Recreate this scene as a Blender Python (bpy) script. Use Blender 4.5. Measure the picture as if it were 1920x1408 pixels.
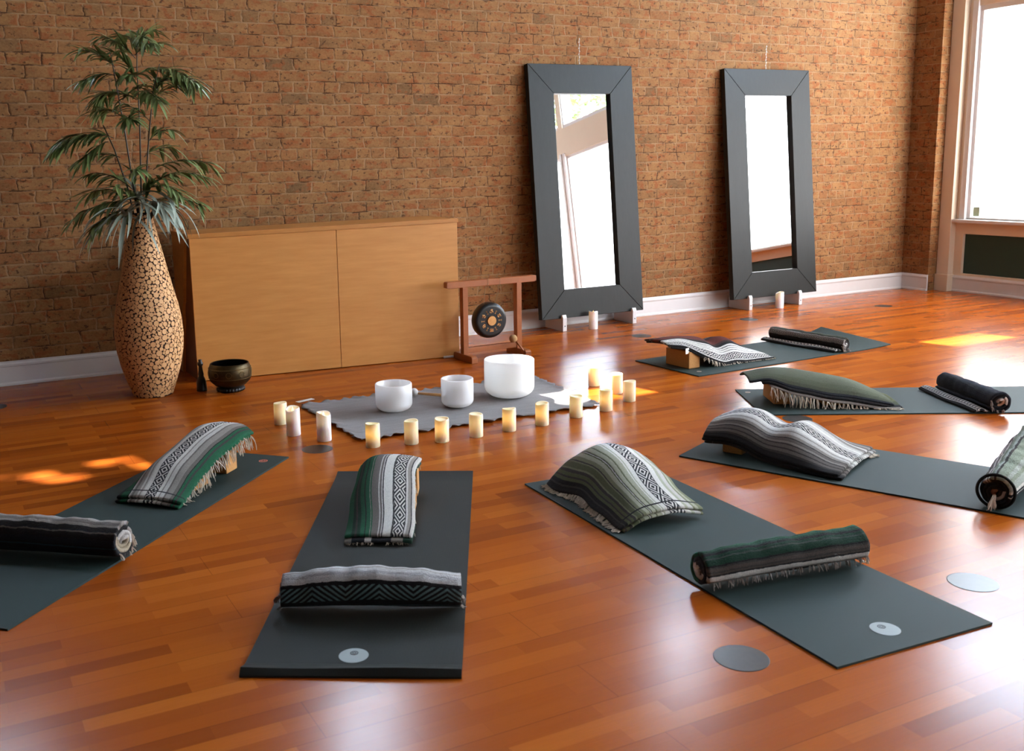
import bpy, bmesh, math, random
import numpy as np
from mathutils import Vector, Matrix

random.seed(7)
rng = np.random.default_rng(7)
S = bpy.context.scene
for o in list(bpy.data.objects):
    bpy.data.objects.remove(o)
COL = S.collection
PI = math.pi

# ------------------------------------------------------------------ camera, world, sun, exposure
cam_d = bpy.data.cameras.new('camera')
cam = bpy.data.objects.new('camera', cam_d)
COL.objects.link(cam)
cam_d.sensor_width = 36.0
cam_d.lens = 36.0 * 1868.38 / 1920
cam_d.shift_x = (960 - 809.67) / 1920
cam_d.shift_y = -(704 - 635.45) / 1920
RR = Matrix(((0.8960, -0.4434, -0.0233), (-0.0980, -0.1463, -0.9844), (0.4331, 0.8843, -0.1745)))
rx, dn, fw = (Vector(r).normalized() for r in RR)
dn = fw.cross(rx).normalized(); rx = dn.cross(fw).normalized()
cam.matrix_world = Matrix(((rx.x, -dn.x, -fw.x, -9.277), (rx.y, -dn.y, -fw.y, -7.372), (rx.z, -dn.z, -fw.z, 1.4545), (0, 0, 0, 1)))
cam_d.dof.use_dof = True
cam_d.dof.focus_distance = 5.9
cam_d.dof.aperture_fstop = 5.0
cam_d.clip_start = 0.05
S.camera = cam

world = bpy.data.worlds.new('daylight_sky')
S.world = world
world.use_nodes = True
wbg = world.node_tree.nodes['Background']
wbg.inputs[0].default_value = (0.64, 0.78, 1.0, 1)
wbg.inputs[1].default_value = 30.0

sun_d = bpy.data.lights.new('sun', 'SUN')
sun = bpy.data.objects.new('sun', sun_d)
COL.objects.link(sun)
sun_d.energy = 27.0
sun_d.angle = math.radians(0.6)
sun_d.color = (1.0, 0.95, 0.88)
SUN_DIR = Vector((0.22, -1.0, -1.33)).normalized()      # the way the light travels
sun.rotation_euler = SUN_DIR.to_track_quat('-Z', 'Y').to_euler()
sun.location = (-6, 4, 9)

PANE_GLOW = 5.6

S.view_settings.view_transform = 'Standard'
S.view_settings.look = 'None'
S.view_settings.exposure = 0.86
S.view_settings.gamma = 1.0
S.view_settings.use_curve_mapping = False


# ------------------------------------------------------------------ helpers
def lin(r, g, b):
    f = lambda c: (c / 255 / 12.92) if c / 255 <= 0.04045 else ((c / 255 + 0.055) / 1.055) ** 2.4
    return (f(r), f(g), f(b), 1.0)


def tag(o, label=None, cat=None, group=None, kind=None):
    if label: o['label'] = label
    if cat: o['category'] = cat
    if group: o['group'] = group
    if kind: o['kind'] = kind
    return o


def empty(name, loc=(0, 0, 0), rz=0.0):
    o = bpy.data.objects.new(name, None)
    COL.objects.link(o)
    o.location = loc
    o.rotation_euler = (0, 0, rz)
    o.empty_display_size = 0.1
    return o


def obj(name, bm, mat, parent=None, smooth=False, loc=None, rz=None):
    me = bpy.data.meshes.new(name)
    bm.normal_update()
    bm.to_mesh(me)
    bm.free()
    o = bpy.data.objects.new(name, me)
    COL.objects.link(o)
    for m in (mat if isinstance(mat, (list, tuple)) else [mat]):
        me.materials.append(m)
    if smooth:
        for p in me.polygons: p.use_smooth = True
    if parent: o.parent = parent
    if loc: o.location = loc
    if rz is not None: o.rotation_euler = (0, 0, rz)
    return o


def copy_tree(o, parent=None):
    c = o.copy()
    COL.objects.link(c)
    if parent: c.parent = parent
    for ch in list(o.children):
        copy_tree(ch, c)
    return c


def box(bm, x0, x1, y0, y1, z0, z1, bev=0.0, mi=0):
    g = bmesh.ops.create_cube(bm, size=1.0)
    vs = g['verts']
    for v in vs:
        v.co = Vector(((x0 + x1) / 2 + v.co.x * (x1 - x0), (y0 + y1) / 2 + v.co.y * (y1 - y0), (z0 + z1) / 2 + v.co.z * (z1 - z0)))
    fs = set(f for v in vs for f in v.link_faces)
    for f in fs: f.material_index = mi
    if bev > 0:
        es = list(set(e for v in vs for e in v.link_edges))
        bmesh.ops.bevel(bm, geom=es, offset=bev, segments=2, affect='EDGES', profile=0.6)
    return vs


def newbox(*a, **k):
    bm = bmesh.new()
    box(bm, *a, **k)
    return bm


def prism(bm, pts, axis, a0, a1, mi=0):
    """extrude a closed outline; axis 'x': pts are (y,z), 'y': (x,z), 'z': (x,y)"""
    def P(p, a):
        return {'x': (a, p[0], p[1]), 'y': (p[0], a, p[1]), 'z': (p[0], p[1], a)}[axis]
    A = [bm.verts.new(P(p, a0)) for p in pts]
    B = [bm.verts.new(P(p, a1)) for p in pts]
    n = len(pts)
    fs = [bm.faces.new(A[::-1]), bm.faces.new(B)]
    for i in range(n):
        fs.append(bm.faces.new((A[i], A[(i + 1) % n], B[(i + 1) % n], B[i])))
    for f in fs: f.material_index = mi
    bmesh.ops.recalc_face_normals(bm, faces=fs)
    return A + B


def lathe(bm, prof, seg=48, c=(0, 0, 0), mi=0):
    """prof: list of (r,z); r == 0 closes"""
    rings = []
    for r, z in prof:
        if r < 1e-6:
            rings.append([bm.verts.new((c[0], c[1], c[2] + z))])
        else:
            rings.append([bm.verts.new((c[0] + r * math.cos(2 * PI * i / seg), c[1] + r * math.sin(2 * PI * i / seg), c[2] + z)) for i in range(seg)])
    fs = []
    for a, b in zip(rings[:-1], rings[1:]):
        for i in range(seg):
            j = (i + 1) % seg
            if len(a) == 1 and len(b) == 1: continue
            if len(a) == 1: fs.append(bm.faces.new((a[0], b[i], b[j])))
            elif len(b) == 1: fs.append(bm.faces.new((a[i], b[0], a[j])))
            else: fs.append(bm.faces.new((a[i], b[i], b[j], a[j])))
    for f in fs: f.material_index = mi
    bmesh.ops.recalc_face_normals(bm, faces=fs)
    return fs


def tube(bm, pts, rad, seg=6, cap=True):
    pts = [Vector(p) for p in pts]
    n = len(pts)
    rr = rad if isinstance(rad, (list, tuple)) else [rad] * n
    rings = []
    up = Vector((0.13, 0.27, 1)).normalized()
    for i, p in enumerate(pts):
        d = (pts[min(i + 1, n - 1)] - pts[max(i - 1, 0)]).normalized()
        u = up.cross(d)
        if u.length < 1e-3: u = Vector((1, 0, 0)).cross(d)
        u.normalize()
        w = d.cross(u)
        rings.append([bm.verts.new(p + (u * math.cos(2 * PI * k / seg) + w * math.sin(2 * PI * k / seg)) * rr[i]) for k in range(seg)])
    for a, b in zip(rings[:-1], rings[1:]):
        for k in range(seg):
            bm.faces.new((a[k], a[(k + 1) % seg], b[(k + 1) % seg], b[k]))
    if cap:
        bm.faces.new(rings[0][::-1]); bm.faces.new(rings[-1])


# ------------------------------------------------------------------ materials
class N:
    """tiny node-graph writer"""
    def __init__(s, name):
        s.m = bpy.data.materials.new(name)
        s.m.use_nodes = True
        s.t = s.m.node_tree
        s.b = s.t.nodes['Principled BSDF']
        s.out = s.t.nodes['Material Output']

    def add(s, typ, **kw):
        n = s.t.nodes.new(typ)
        for k, v in kw.items(): setattr(n, k, v)
        return n

    def put(s, sock, v):
        if isinstance(v, bpy.types.NodeSocket): s.t.links.new(v, sock)
        elif v is not None:
            if hasattr(sock.default_value, '__len__') and not hasattr(v, '__len__'): v = [v] * len(sock.default_value)
            if hasattr(v, '__len__') and len(v) != len(sock.default_value): v = (list(v) + [1.0])[:len(sock.default_value)]
            sock.default_value = v

    def math(s, op, a, b=None, clamp=False):
        n = s.add('ShaderNodeMath', operation=op, use_clamp=clamp)
        s.put(n.inputs[0], a)
        if b is not None: s.put(n.inputs[1], b)
        return n.outputs[0]

    def mix(s, f, a, b, blend='MIX'):
        n = s.add('ShaderNodeMix', data_type='RGBA', blend_type=blend)
        s.put(n.inputs[0], f); s.put(n.inputs[6], a); s.put(n.inputs[7], b)
        return n.outputs[2]

    def noise(s, vec, scale, detail=3, rough=0.55, out=0):
        n = s.add('ShaderNodeTexNoise')
        if vec is not None: s.put(n.inputs['Vector'], vec)
        n.inputs['Scale'].default_value = scale; n.inputs['Detail'].default_value = detail; n.inputs['Roughness'].default_value = rough
        return n.outputs[out]

    def ramp(s, fac, stops, interp='LINEAR'):
        n = s.add('ShaderNodeValToRGB')
        cr = n.color_ramp
        cr.interpolation = interp
        while len(cr.elements) < len(stops): cr.elements.new(0.5)
        for e, (p, c) in zip(cr.elements, stops):
            e.position = p
            e.color = c if len(c) == 4 else (*c, 1)
        s.put(n.inputs[0], fac)
        return n.outputs[0]

    def coord(s, which='Object'):
        return s.add('ShaderNodeTexCoord').outputs[which]

    def mapping(s, vec, scale=(1, 1, 1), rot=(0, 0, 0), loc=(0, 0, 0)):
        n = s.add('ShaderNodeMapping')
        s.put(n.inputs[0], vec)
        n.inputs['Scale'].default_value = scale; n.inputs['Rotation'].default_value = rot; n.inputs['Location'].default_value = loc
        return n.outputs[0]

    def bump(s, h, strength=0.3, dist=0.01):
        n = s.add('ShaderNodeBump')
        n.inputs['Strength'].default_value = strength; n.inputs['Distance'].default_value = dist
        s.put(n.inputs['Height'], h)
        s.t.links.new(n.outputs[0], s.b.inputs['Normal'])

    def set(s, **kw):
        nm = dict(col='Base Color', rough='Roughness', metal='Metallic', spec='Specular IOR Level', emi='Emission Color', emis='Emission Strength',
                  sheen='Sheen Weight', coat='Coat Weight', coatr='Coat Roughness', trans='Transmission Weight', sss='Subsurface Weight', sssr='Subsurface Radius', ssss='Subsurface Scale')
        for k, v in kw.items(): s.put(s.b.inputs[nm[k]], v)
        return s.m


def plain(name, col, rough=0.5, var=0.12, scale=12, **kw):
    n = N(name)
    f = n.noise(n.coord(), scale, 4)
    dark = tuple(c * (1 - var) for c in col[:3]) + (1,)
    lite = tuple(min(1, c * (1 + var)) for c in col[:3]) + (1,)
    n.set(col=n.mix(f, dark, lite), rough=rough, **kw)
    return n.m


def mat_brick(name, rotz=0.0):
    n = N(name)
    co = n.coord()
    sep = n.add('ShaderNodeSeparateXYZ'); n.put(sep.inputs[0], co)
    cmb = n.add('ShaderNodeCombineXYZ')
    hor = n.math('ADD', sep.outputs[0], n.math('MULTIPLY', sep.outputs[1], 1.0))
    n.put(cmb.inputs[0], hor); n.put(cmb.inputs[1], sep.outputs[2])
    base = cmb.outputs[0]
    wob = n.noise(base, 5.0, 3, out=1)
    wsub = n.add('ShaderNodeVectorMath', operation='SUBTRACT'); n.put(wsub.inputs[0], wob); wsub.inputs[1].default_value = (0.5, 0.5, 0.5)
    wsc = n.add('ShaderNodeVectorMath', operation='MULTIPLY'); n.put(wsc.inputs[0], wsub.outputs[0]); wsc.inputs[1].default_value = (0.07, 0.018, 0)
    fine = n.noise(base, 38.0, 2, out=1)
    fsub = n.add('ShaderNodeVectorMath', operation='SUBTRACT'); n.put(fsub.inputs[0], fine); fsub.inputs[1].default_value = (0.5, 0.5, 0.5)
    fsc = n.add('ShaderNodeVectorMath', operation='MULTIPLY'); n.put(fsc.inputs[0], fsub.outputs[0]); fsc.inputs[1].default_value = (0.014, 0.009, 0)
    a1 = n.add('ShaderNodeVectorMath', operation='ADD'); n.put(a1.inputs[0], base); n.put(a1.inputs[1], wsc.outputs[0])
    a2 = n.add('ShaderNodeVectorMath', operation='ADD'); n.put(a2.inputs[0], a1.outputs[0]); n.put(a2.inputs[1], fsc.outputs[0])

    def brick(mort, c1, c2, smooth=0.1):
        b = n.add('ShaderNodeTexBrick')
        b.offset = 0.5; b.offset_frequency = 2; b.squash = 0.55; b.squash_frequency = 6
        n.put(b.inputs['Vector'], a2.outputs[0])
        b.inputs['Color1'].default_value = c1; b.inputs['Color2'].default_value = c2; b.inputs['Mortar'].default_value = (0.5, 0.5, 0.5, 1)
        b.inputs['Scale'].default_value = 1.0; b.inputs['Mortar Size'].default_value = mort; b.inputs['Mortar Smooth'].default_value = smooth
        b.inputs['Brick Width'].default_value = 0.222; b.inputs['Row Height'].default_value = 0.083
        return b
    rnd = brick(0.0, (0, 0, 0, 1), (1, 1, 1, 1)).outputs['Color']
    mfac = brick(0.0042, (0, 0, 0, 1), (1, 1, 1, 1), 0.35).outputs['Fac']
    wide = brick(0.011, (0, 0, 0, 1), (1, 1, 1, 1), 0.8).outputs['Fac']
    tone = n.ramp(rnd, [(0.0, lin(67, 58, 42)), (0.03, lin(100, 78, 51)), (0.10, lin(129, 94, 60)), (0.4, lin(139, 101, 63)), (0.62, lin(132, 95, 58)),
                        (0.86, lin(129, 86, 50)), (0.95, lin(121, 72, 38)), (1.0, lin(133, 97, 60))])
    lo = n.noise(base, 1.3, 4)
    tone = n.mix(n.ramp(lo, [(0.35, (0, 0, 0)), (0.7, (1, 1, 1))]), tone, n.mix(0.5, tone, lin(141, 105, 68)))
    tone = n.mix(0.18, tone, lin(172, 116, 66))
    mo = n.noise(n.mapping(base, (1, 1.4, 1), loc=(11, 5, 0)), 4.5, 4, 0.65)
    tone = n.mix(1.0, tone, n.ramp(mo, [(0.3, (0.72, 0.68, 0.62)), (0.5, (1.0, 0.98, 0.95)), (0.7, (1.22, 1.2, 1.16))]), 'MULTIPLY')
    # rust coloured blotches where the old face has come away
    bl = n.noise(n.mapping(base, (1, 1.6, 1)), 11.0, 4, 0.6)
    tone = n.mix(n.ramp(bl, [(0.52, (0, 0, 0)), (0.60, (0.85, 0.85, 0.85))]), tone, lin(138, 74, 34))
    bl2 = n.noise(n.mapping(base, (1, 1.3, 1), loc=(7, 3, 0)), 24.0, 3, 0.6)
    tone = n.mix(n.ramp(bl2, [(0.585, (0, 0, 0)), (0.64, (0.9, 0.9, 0.9))]), tone, lin(62, 32, 16))
    bl3 = n.noise(n.mapping(base, (1, 1, 1), loc=(2, 9, 0)), 60.0, 4, 0.7)
    tone = n.mix(0.22, tone, n.mix(n.ramp(bl3, [(0.35, (0, 0, 0)), (0.65, (1, 1, 1))]), lin(89, 60, 33), lin(164, 129, 89)))
    # joints: pale mortar, dark open cracks along some of them
    jn = n.noise(n.mapping(base, loc=(4, 4, 0)), 7.0, 3)
    mort = n.mix(n.ramp(jn, [(0.47, (0, 0, 0)), (0.60, (1, 1, 1))]), lin(151, 119, 87), lin(70, 42, 22))
    col = n.mix(n.math('MULTIPLY', wide, 0.45), tone, lin(137, 101, 67))
    col = n.mix(mfac, col, mort)
    h = n.math('SUBTRACT', n.math('ADD', n.math('MULTIPLY', bl3, 0.35), n.math('MULTIPLY', bl, 0.5)), n.math('MULTIPLY', wide, 1.0))
    h = n.math('ADD', h, n.math('MULTIPLY', rnd, 0.2))
    n.set(col=col, rough=0.88, spec=0.2)
    n.bump(h, 0.36, 0.008)
    return n.m


def mat_floor():
    n = N('honey_orange_strip_floor')
    co = n.coord()

    def brick(w, h, mort, off, freq, vec):
        b = n.add('ShaderNodeTexBrick')
        b.offset = off; b.offset_frequency = freq; b.squash = 1.0
        n.put(b.inputs['Vector'], vec)
        b.inputs['Color1'].default_value = (0, 0, 0, 1); b.inputs['Color2'].default_value = (1, 1, 1, 1); b.inputs['Mortar'].default_value = (0.5, 0.5, 0.5, 1)
        b.inputs['Scale'].default_value = 1.0; b.inputs['Mortar Size'].default_value = mort; b.inputs['Mortar Smooth'].default_value = 0.2
        b.inputs['Brick Width'].default_value = w; b.inputs['Row Height'].default_value = h
        return b
    strip = brick(0.47, 0.0655, 0.0, 0.37, 2, n.mapping(co, loc=(0.13, 0.02, 0))).outputs['Color']
    strip2 = brick(0.47, 0.0655, 0.0004, 0.37, 2, n.mapping(co, loc=(0.13, 0.02, 0))).outputs['Fac']
    seam = brick(1.9, 0.1965, 0.0011, 0.41, 2, n.mapping(co, loc=(0.13, 0.02, 0))).outputs['Fac']
    grain = n.noise(n.mapping(co, (2.2, 60, 1)), 3.0, 5, 0.6)
    fig = n.noise(n.mapping(co, (0.8, 7, 1)), 2.2, 3)
    tone = n.ramp(strip, [(0.0, lin(136, 57, 11)), (0.25, lin(164, 76, 16)), (0.6, lin(174, 84, 19)), (0.88, lin(180, 90, 22)), (1.0, lin(194, 104, 30))])
    tone = n.mix(n.math('MULTIPLY', grain, 0.42), tone, lin(102, 44, 9))
    tone = n.mix(n.math('MULTIPLY', fig, 0.3), tone, lin(175, 96, 31))
    tone = n.mix(n.math('MULTIPLY', strip2, 0.25), tone, lin(64, 24, 7))
    tone = n.mix(n.math('MULTIPLY', seam, 0.5), tone, lin(44, 16, 5))
    sm = n.noise(co, 1.7, 3)
    n.set(col=tone, rough=n.math('ADD', 0.18, n.math('MULTIPLY', sm, 0.10)), spec=0.15)
    h = n.math('SUBTRACT', n.math('MULTIPLY', grain, 0.1), seam)
    h = n.math('ADD', h, n.math('MULTIPLY', n.noise(n.mapping(co, (1, 4, 1)), 4.0, 2), 0.5))
    n.bump(h, 0.10, 0.004)
    return n.m


def mat_wood(name, c0, c1, sc=(3, 30, 30), rough=0.45, strength=0.05):
    n = N(name)
    co = n.coord()
    g = n.noise(n.mapping(co, sc), 2.0, 5, 0.6)
    w = n.noise(n.mapping(co, (sc[0] * .4, sc[1] * .25, sc[2] * .25)), 1.6, 3)
    col = n.mix(g, c0, c1)
    col = n.mix(n.math('MULTIPLY', w, 0.5), col, tuple(c * 0.8 for c in c0[:3]) + (1,))
    n.set(col=col, rough=rough)
    n.bump(g, strength, 0.002)
    return n.m


def mat_mat(name, col, ribs=False):
    n = N(name)
    co = n.coord()
    f = n.noise(co, 420, 2)
    c = n.mix(f, tuple(v * 0.86 for v in col[:3]) + (1,), tuple(v * 1.14 for v in col[:3]) + (1,))
    n.set(col=c, rough=0.66, spec=0.22)
    if ribs:
        wv = n.add('ShaderNodeTexWave', wave_type='BANDS', bands_direction='Y')
        n.put(wv.inputs['Vector'], co); wv.inputs['Scale'].default_value = 75; wv.inputs['Distortion'].default_value = 0.4
        n.bump(wv.outputs['Fac'], 0.16, 0.002)
    else:
        n.bump(f, 0.25, 0.002)
    return n.m


def mat_wool(name, stops, band=None, pat=(0.09, 2.5), dark=lin(28, 30, 38), light=lin(240, 237, 230), zig=False, hem=None, jit=0.016):
    """stripes run along u; v is the way across; band = (v0, v1) carries a woven diamond or zigzag figure"""
    n = N(name)
    uv = n.coord('UV')
    sep = n.add('ShaderNodeSeparateXYZ'); n.put(sep.inputs[0], uv)
    u, v = sep.outputs[0], sep.outputs[1]
    ob = n.coord()
    j = n.noise(n.mapping(uv, (60, 300, 1)), 1.0, 2)
    vv = n.math('ADD', v, n.math('MULTIPLY', n.math('SUBTRACT', j, 0.5), jit))
    col = n.ramp(vv, stops, 'CONSTANT')
    if band:
        v0, v1 = band
        p = n.math('DIVIDE', n.math('SUBTRACT', v, v0), v1 - v0)
        q = n.math('ABSOLUTE', n.math('SUBTRACT', n.math('FRACT', n.math('DIVIDE', u, pat[0])), 0.5))
        if zig:
            d = n.math('ADD', n.math('MULTIPLY', q, 9.0), n.math('MULTIPLY', p, 3.2))
        else:
            d = n.math('MULTIPLY', n.math('ADD', q, n.math('ABSOLUTE', n.math('MULTIPLY', n.math('SUBTRACT', p, 0.5), 0.92))), pat[1] * 2)
        on = n.math('GREATER_THAN', n.math('FRACT', d), 0.52)
        inside = n.math('MULTIPLY', n.math('GREATER_THAN', p, 0.06), n.math('LESS_THAN', p, 0.94))
        whole = n.math('MULTIPLY', n.math('GREATER_THAN', p, 0.0), n.math('LESS_THAN', p, 1.0))
        figure = n.mix(n.math('MULTIPLY', on, inside), dark, light) if not zig else n.mix(on, dark, light)
        figure = n.mix(inside, dark, figure)
        col = n.mix(whole, col, figure)
    if hem:
        for h0 in hem:
            ln = n.math('LESS_THAN', n.math('ABSOLUTE', n.math('SUBTRACT', u, h0)), 0.0035)
            col = n.mix(ln, col, dark)
    sp = n.noise(n.mapping(uv, (70, 210, 1)), 1.0, 4, 0.7)
    sp2 = n.noise(ob, 260, 4, 0.7)
    shade = n.math('ADD', 0.18, n.math('ADD', n.math('MULTIPLY', sp, 0.55), n.math('MULTIPLY', sp2, 1.05)))
    col = n.mix(1.0, col, shade, 'MULTIPLY')
    n.set(col=col, rough=0.95, spec=0.1, sheen=0.12)
    n.bump(n.math('ADD', sp2, sp), 1.0, 0.008)
    return n.m


M = {}
M['brick'] = mat_brick('old_tan_brick')
M['floor'] = mat_floor()
M['white'] = plain('white_trim_paint', lin(212, 208, 206), 0.4, 0.04)
M['cream'] = plain('beige_wall_paint', lin(214, 196, 172), 0.6, 0.04, 4)
M['ceil'] = plain('ceiling_paint', lin(128, 121, 114), 0.8, 0.05, 3)
M['backwall'] = plain('tan_wall_paint', lin(50, 42, 36), 0.8, 0.06, 3)
M['green'] = plain('dark_green_panel_paint', lin(14, 52, 38), 0.5, 0.1)
M['oak'] = mat_wood('honey_birch_plywood', lin(188, 122, 56), lin(230, 168, 94), (1.6, 9, 15), 0.42)
M['oak_trim'] = mat_wood('amber_oak_edging', lin(180, 116, 52), lin(208, 147, 77), (5, 40, 40), 0.42)
M['darkwood'] = mat_wood('dark_cabinet_side', lin(110, 61, 24), lin(138, 81, 37), (20, 20, 3), 0.5)  # darker brown than the other cabinet boards
M['teak'] = mat_wood('red_brown_teak', lin(140, 74, 30), lin(176, 100, 46), (14, 14, 14), 0.38)
M['blackwood'] = mat_wood('charcoal_stained_wood', lin(32, 33, 31), lin(44, 45, 42), (30, 30, 6), 0.42, 0.12)
M['blackwood'].node_tree.nodes['Principled BSDF'].inputs['Specular IOR Level'].default_value = 0.22
M['blackline'] = plain('black_joint', (0.004, 0.004, 0.004, 1), 0.7)
M['cork'] = plain('cork', lin(186, 132, 74), 0.8, 0.35, 160)
M['quartz'] = N('frosted_quartz').set(col=lin(250, 252, 254), rough=0.42, sss=0.6, sssr=(0.08, 0.08, 0.08), ssss=1.0)
M['cream_wax'] = None
M['cloth'] = None
M['bronze'] = plain('aged_bronze', lin(70, 58, 36), 0.4, 0.6, 30, metal=0.8)
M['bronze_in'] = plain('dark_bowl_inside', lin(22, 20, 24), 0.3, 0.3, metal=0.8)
M['gong'] = plain('black_gong_lacquer', lin(16, 22, 26), 0.32, 0.3)
M['gold'] = plain('brass_gold', lin(214, 158, 96), 0.4, 0.2, 60, metal=0.4)
M['string'] = plain('tan_cord', lin(150, 128, 98), 0.9)
M['black'] = plain('near_black_wood', lin(24, 18, 16), 0.45)
M['beech'] = plain('pale_beech', lin(206, 156, 98), 0.5, 0.15, 30)
M['felt'] = plain('white_felt', lin(232, 230, 226), 0.9, 0.05)
M['disc'] = plain('dark_glossy_vinyl', lin(40, 37, 34), 0.32, 0.5, 50, spec=0.35)
M['greydisc'] = plain('silver_grey_print', lin(148, 158, 158), 0.6, 0.05)
M['darkprint'] = plain('dark_grey_print', lin(58, 66, 70), 0.6)
M['redprint'] = plain('pale_red_print', lin(216, 120, 96), 0.6)
M['pinkprint'] = plain('pale_pink_print', lin(206, 178, 160), 0.6)
M['fringe'] = plain('cream_wool_fringe', lin(208, 196, 180), 0.95, 0.2, 90)
M['fringe_dark'] = plain('grey_wool_fringe', lin(150, 142, 136), 0.95, 0.25, 90)
M['tagwhite'] = plain('white_fabric_tag', lin(226, 220, 214), 0.8, 0.04)
M['slice'] = plain('cut_branch_wood', lin(216, 168, 116), 0.7, 0.2, 40)
M['vasecore'] = plain('dark_vase_filler', lin(52, 30, 20), 0.8)
M['leaf'] = plain('bamboo_leaf', lin(112, 132, 78), 0.42, 0.55, 9)
M['airleaf'] = plain('silver_green_leaf', lin(156, 170, 156), 0.7, 0.25, 14)
M['stem'] = plain('dark_green_cane', lin(44, 42, 30), 0.4)
M['metal'] = plain('steel_wire', lin(170, 165, 158), 0.35, 0.1, metal=1.0)
M['bark'] = plain('bark', lin(92, 74, 58), 0.9, 0.3)
M['treeleaf'] = plain('summer_leaf', lin(104, 122, 52), 0.6, 0.3, 2)
M['matgreen'] = mat_mat('slate_green_mat_rubber', lin(38, 53, 51))
M['matgrey'] = mat_mat('dark_grey_ribbed_mat_foam', lin(33, 36, 33), True)
M['stickergrey'] = plain('pale_green_label', lin(150, 160, 130), 0.6, 0.2)

n = N('mirror_silver'); n.set(col=(0.93, 0.95, 0.95, 1), metal=1.0, rough=0.01); M['mirror'] = n.m

n = N('frosted_daylight_pane')
f = n.noise(n.coord(), 1.2, 2)
n.set(col=(0.8, 0.8, 0.8, 1), rough=0.35, emi=n.mix(f, (0.93, 0.97, 1.0, 1), (0.97, 0.98, 1.0, 1)), emis=PANE_GLOW)
M['pane'] = n.m

n = N('clear_window_glass')
tr = n.add('ShaderNodeBsdfTransparent'); gl = n.add('ShaderNodeBsdfGlossy'); gl.inputs['Roughness'].default_value = 0.02
tr.inputs[0].default_value = (0.95, 0.97, 0.96, 1)
mx = n.add('ShaderNodeMixShader'); mx.inputs[0].default_value = 0.07
n.t.links.new(tr.outputs[0], mx.inputs[1]); n.t.links.new(gl.outputs[0], mx.inputs[2]); n.t.links.new(mx.outputs[0], n.out.inputs[0])
M['glass'] = n.m


def wax(name, col, glow, amount, z0, z1):
    """candle wax, lit from inside by its small lamp"""
    n = N(name)
    sep = n.add('ShaderNodeSeparateXYZ'); n.put(sep.inputs[0], n.coord())
    g = n.ramp(n.math('DIVIDE', sep.outputs[2], 0.15), [(z0, (0, 0, 0)), ((z0 + z1) / 2, (1, 1, 1)), (z1, (0.06, 0.06, 0.06))])
    n.set(col=n.mix(n.noise(n.coord(), 25, 2), tuple(c * 0.95 for c in col[:3]) + (1,), col), rough=0.5, sss=0.35, sssr=(0.03, 0.02, 0.01), ssss=1.0,
          emi=glow, emis=n.math('MULTIPLY', g, amount))
    return n.m


M['wax_dim'] = wax('ivory_wax', lin(250, 238, 200), lin(255, 214, 140), 0.22, 0.15, 0.95)
M['wax_lit'] = wax('ivory_wax_lit_inside', lin(250, 238, 200), lin(255, 190, 92), 0.5, 0.15, 0.85)
M['wax_white'] = wax('white_wax', lin(252, 250, 246), lin(255, 222, 186), 0.12, 0.45, 1.0)
n = N('led_flame'); n.set(col=(0.9, 0.6, 0.3, 1), emi=lin(255, 205, 120), emis=2.2); M['flame'] = n.m

n = N('grey_woven_cotton')
co = n.coord()
th = n.noise(n.mapping(co, (1, 5, 1), rot=(0, 0, 0.02)), 90, 3)
th2 = n.noise(n.mapping(co, (5, 1, 1)), 90, 3)
lo = n.noise(n.mapping(co, (1.5, 9, 1)), 3, 3)
f = n.math('MULTIPLY', n.math('ADD', n.math('ADD', th, th2), lo), 0.34)
n.set(col=n.mix(f, lin(96, 94, 96), lin(176, 172, 172)), rough=0.95, spec=0.1)
n.bump(n.math('ADD', th, th2), 0.4, 0.003)
M['cloth'] = n.m

W0, W1, GR, GR2, DK, BK, NV = lin(248, 246, 240), lin(222, 219, 214), lin(164, 157, 150), lin(120, 113, 108), lin(66, 62, 60), lin(18, 18, 22), lin(24, 30, 40)
EG, EG2, OL, OL2, OL3 = lin(16, 96, 64), lin(10, 58, 42), lin(142, 146, 116), lin(100, 104, 72), lin(196, 198, 174)
RD, RD2 = lin(112, 46, 38), lin(66, 40, 38)

# ------------------------------------------------------------------ the setting
WX = 0.2            # face of the window wall
BACK, LEFT, TOP = -10.6, -12.4, 4.7
bm = newbox(LEFT - 0.2, WX + 0.4, BACK - 0.2, 0.35, -0.12, 0.0)
tag(obj('floor', bm, M['floor']), kind='structure')
bm = newbox(LEFT - 0.2, WX + 0.4, BACK - 0.2, 0.35, TOP, TOP + 0.15)
tag(obj('ceiling', bm, M['ceil']), kind='structure')

# brick wall with three high window openings
CL = [(-9.45, 0.47), (-6.28, 0.40), (-2.76, 0.41)]
CZ0, CZ1 = 2.96, 4.5
bm = bmesh.new()
xs = [LEFT]
for c, hw in CL: xs += [c - hw, c + hw]
xs.append(0.0)
box(bm, LEFT - 0.2, WX + 0.4, 0, 0.35, -0.02, CZ0)
box(bm, LEFT - 0.2, WX + 0.4, 0, 0.35, CZ1, TOP)
edges = [LEFT - 0.2] + xs[1:-1] + [WX + 0.4]
for i in range(0, len(edges), 2):
    box(bm, edges[i], edges[i + 1], 0, 0.35, CZ0, CZ1)
bmesh.ops.remove_doubles(bm, verts=bm.verts, dist=1e-5)
tag(obj('wall_back', bm, M['brick']), kind='structure')
# unseen ledge added outside to keep sun out of the openings' upper part
tag(obj('trim_9', newbox(LEFT, WX + 0.4, 0.35, 0.92, 4.56, 4.66), M['ceil']), kind='structure')
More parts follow.
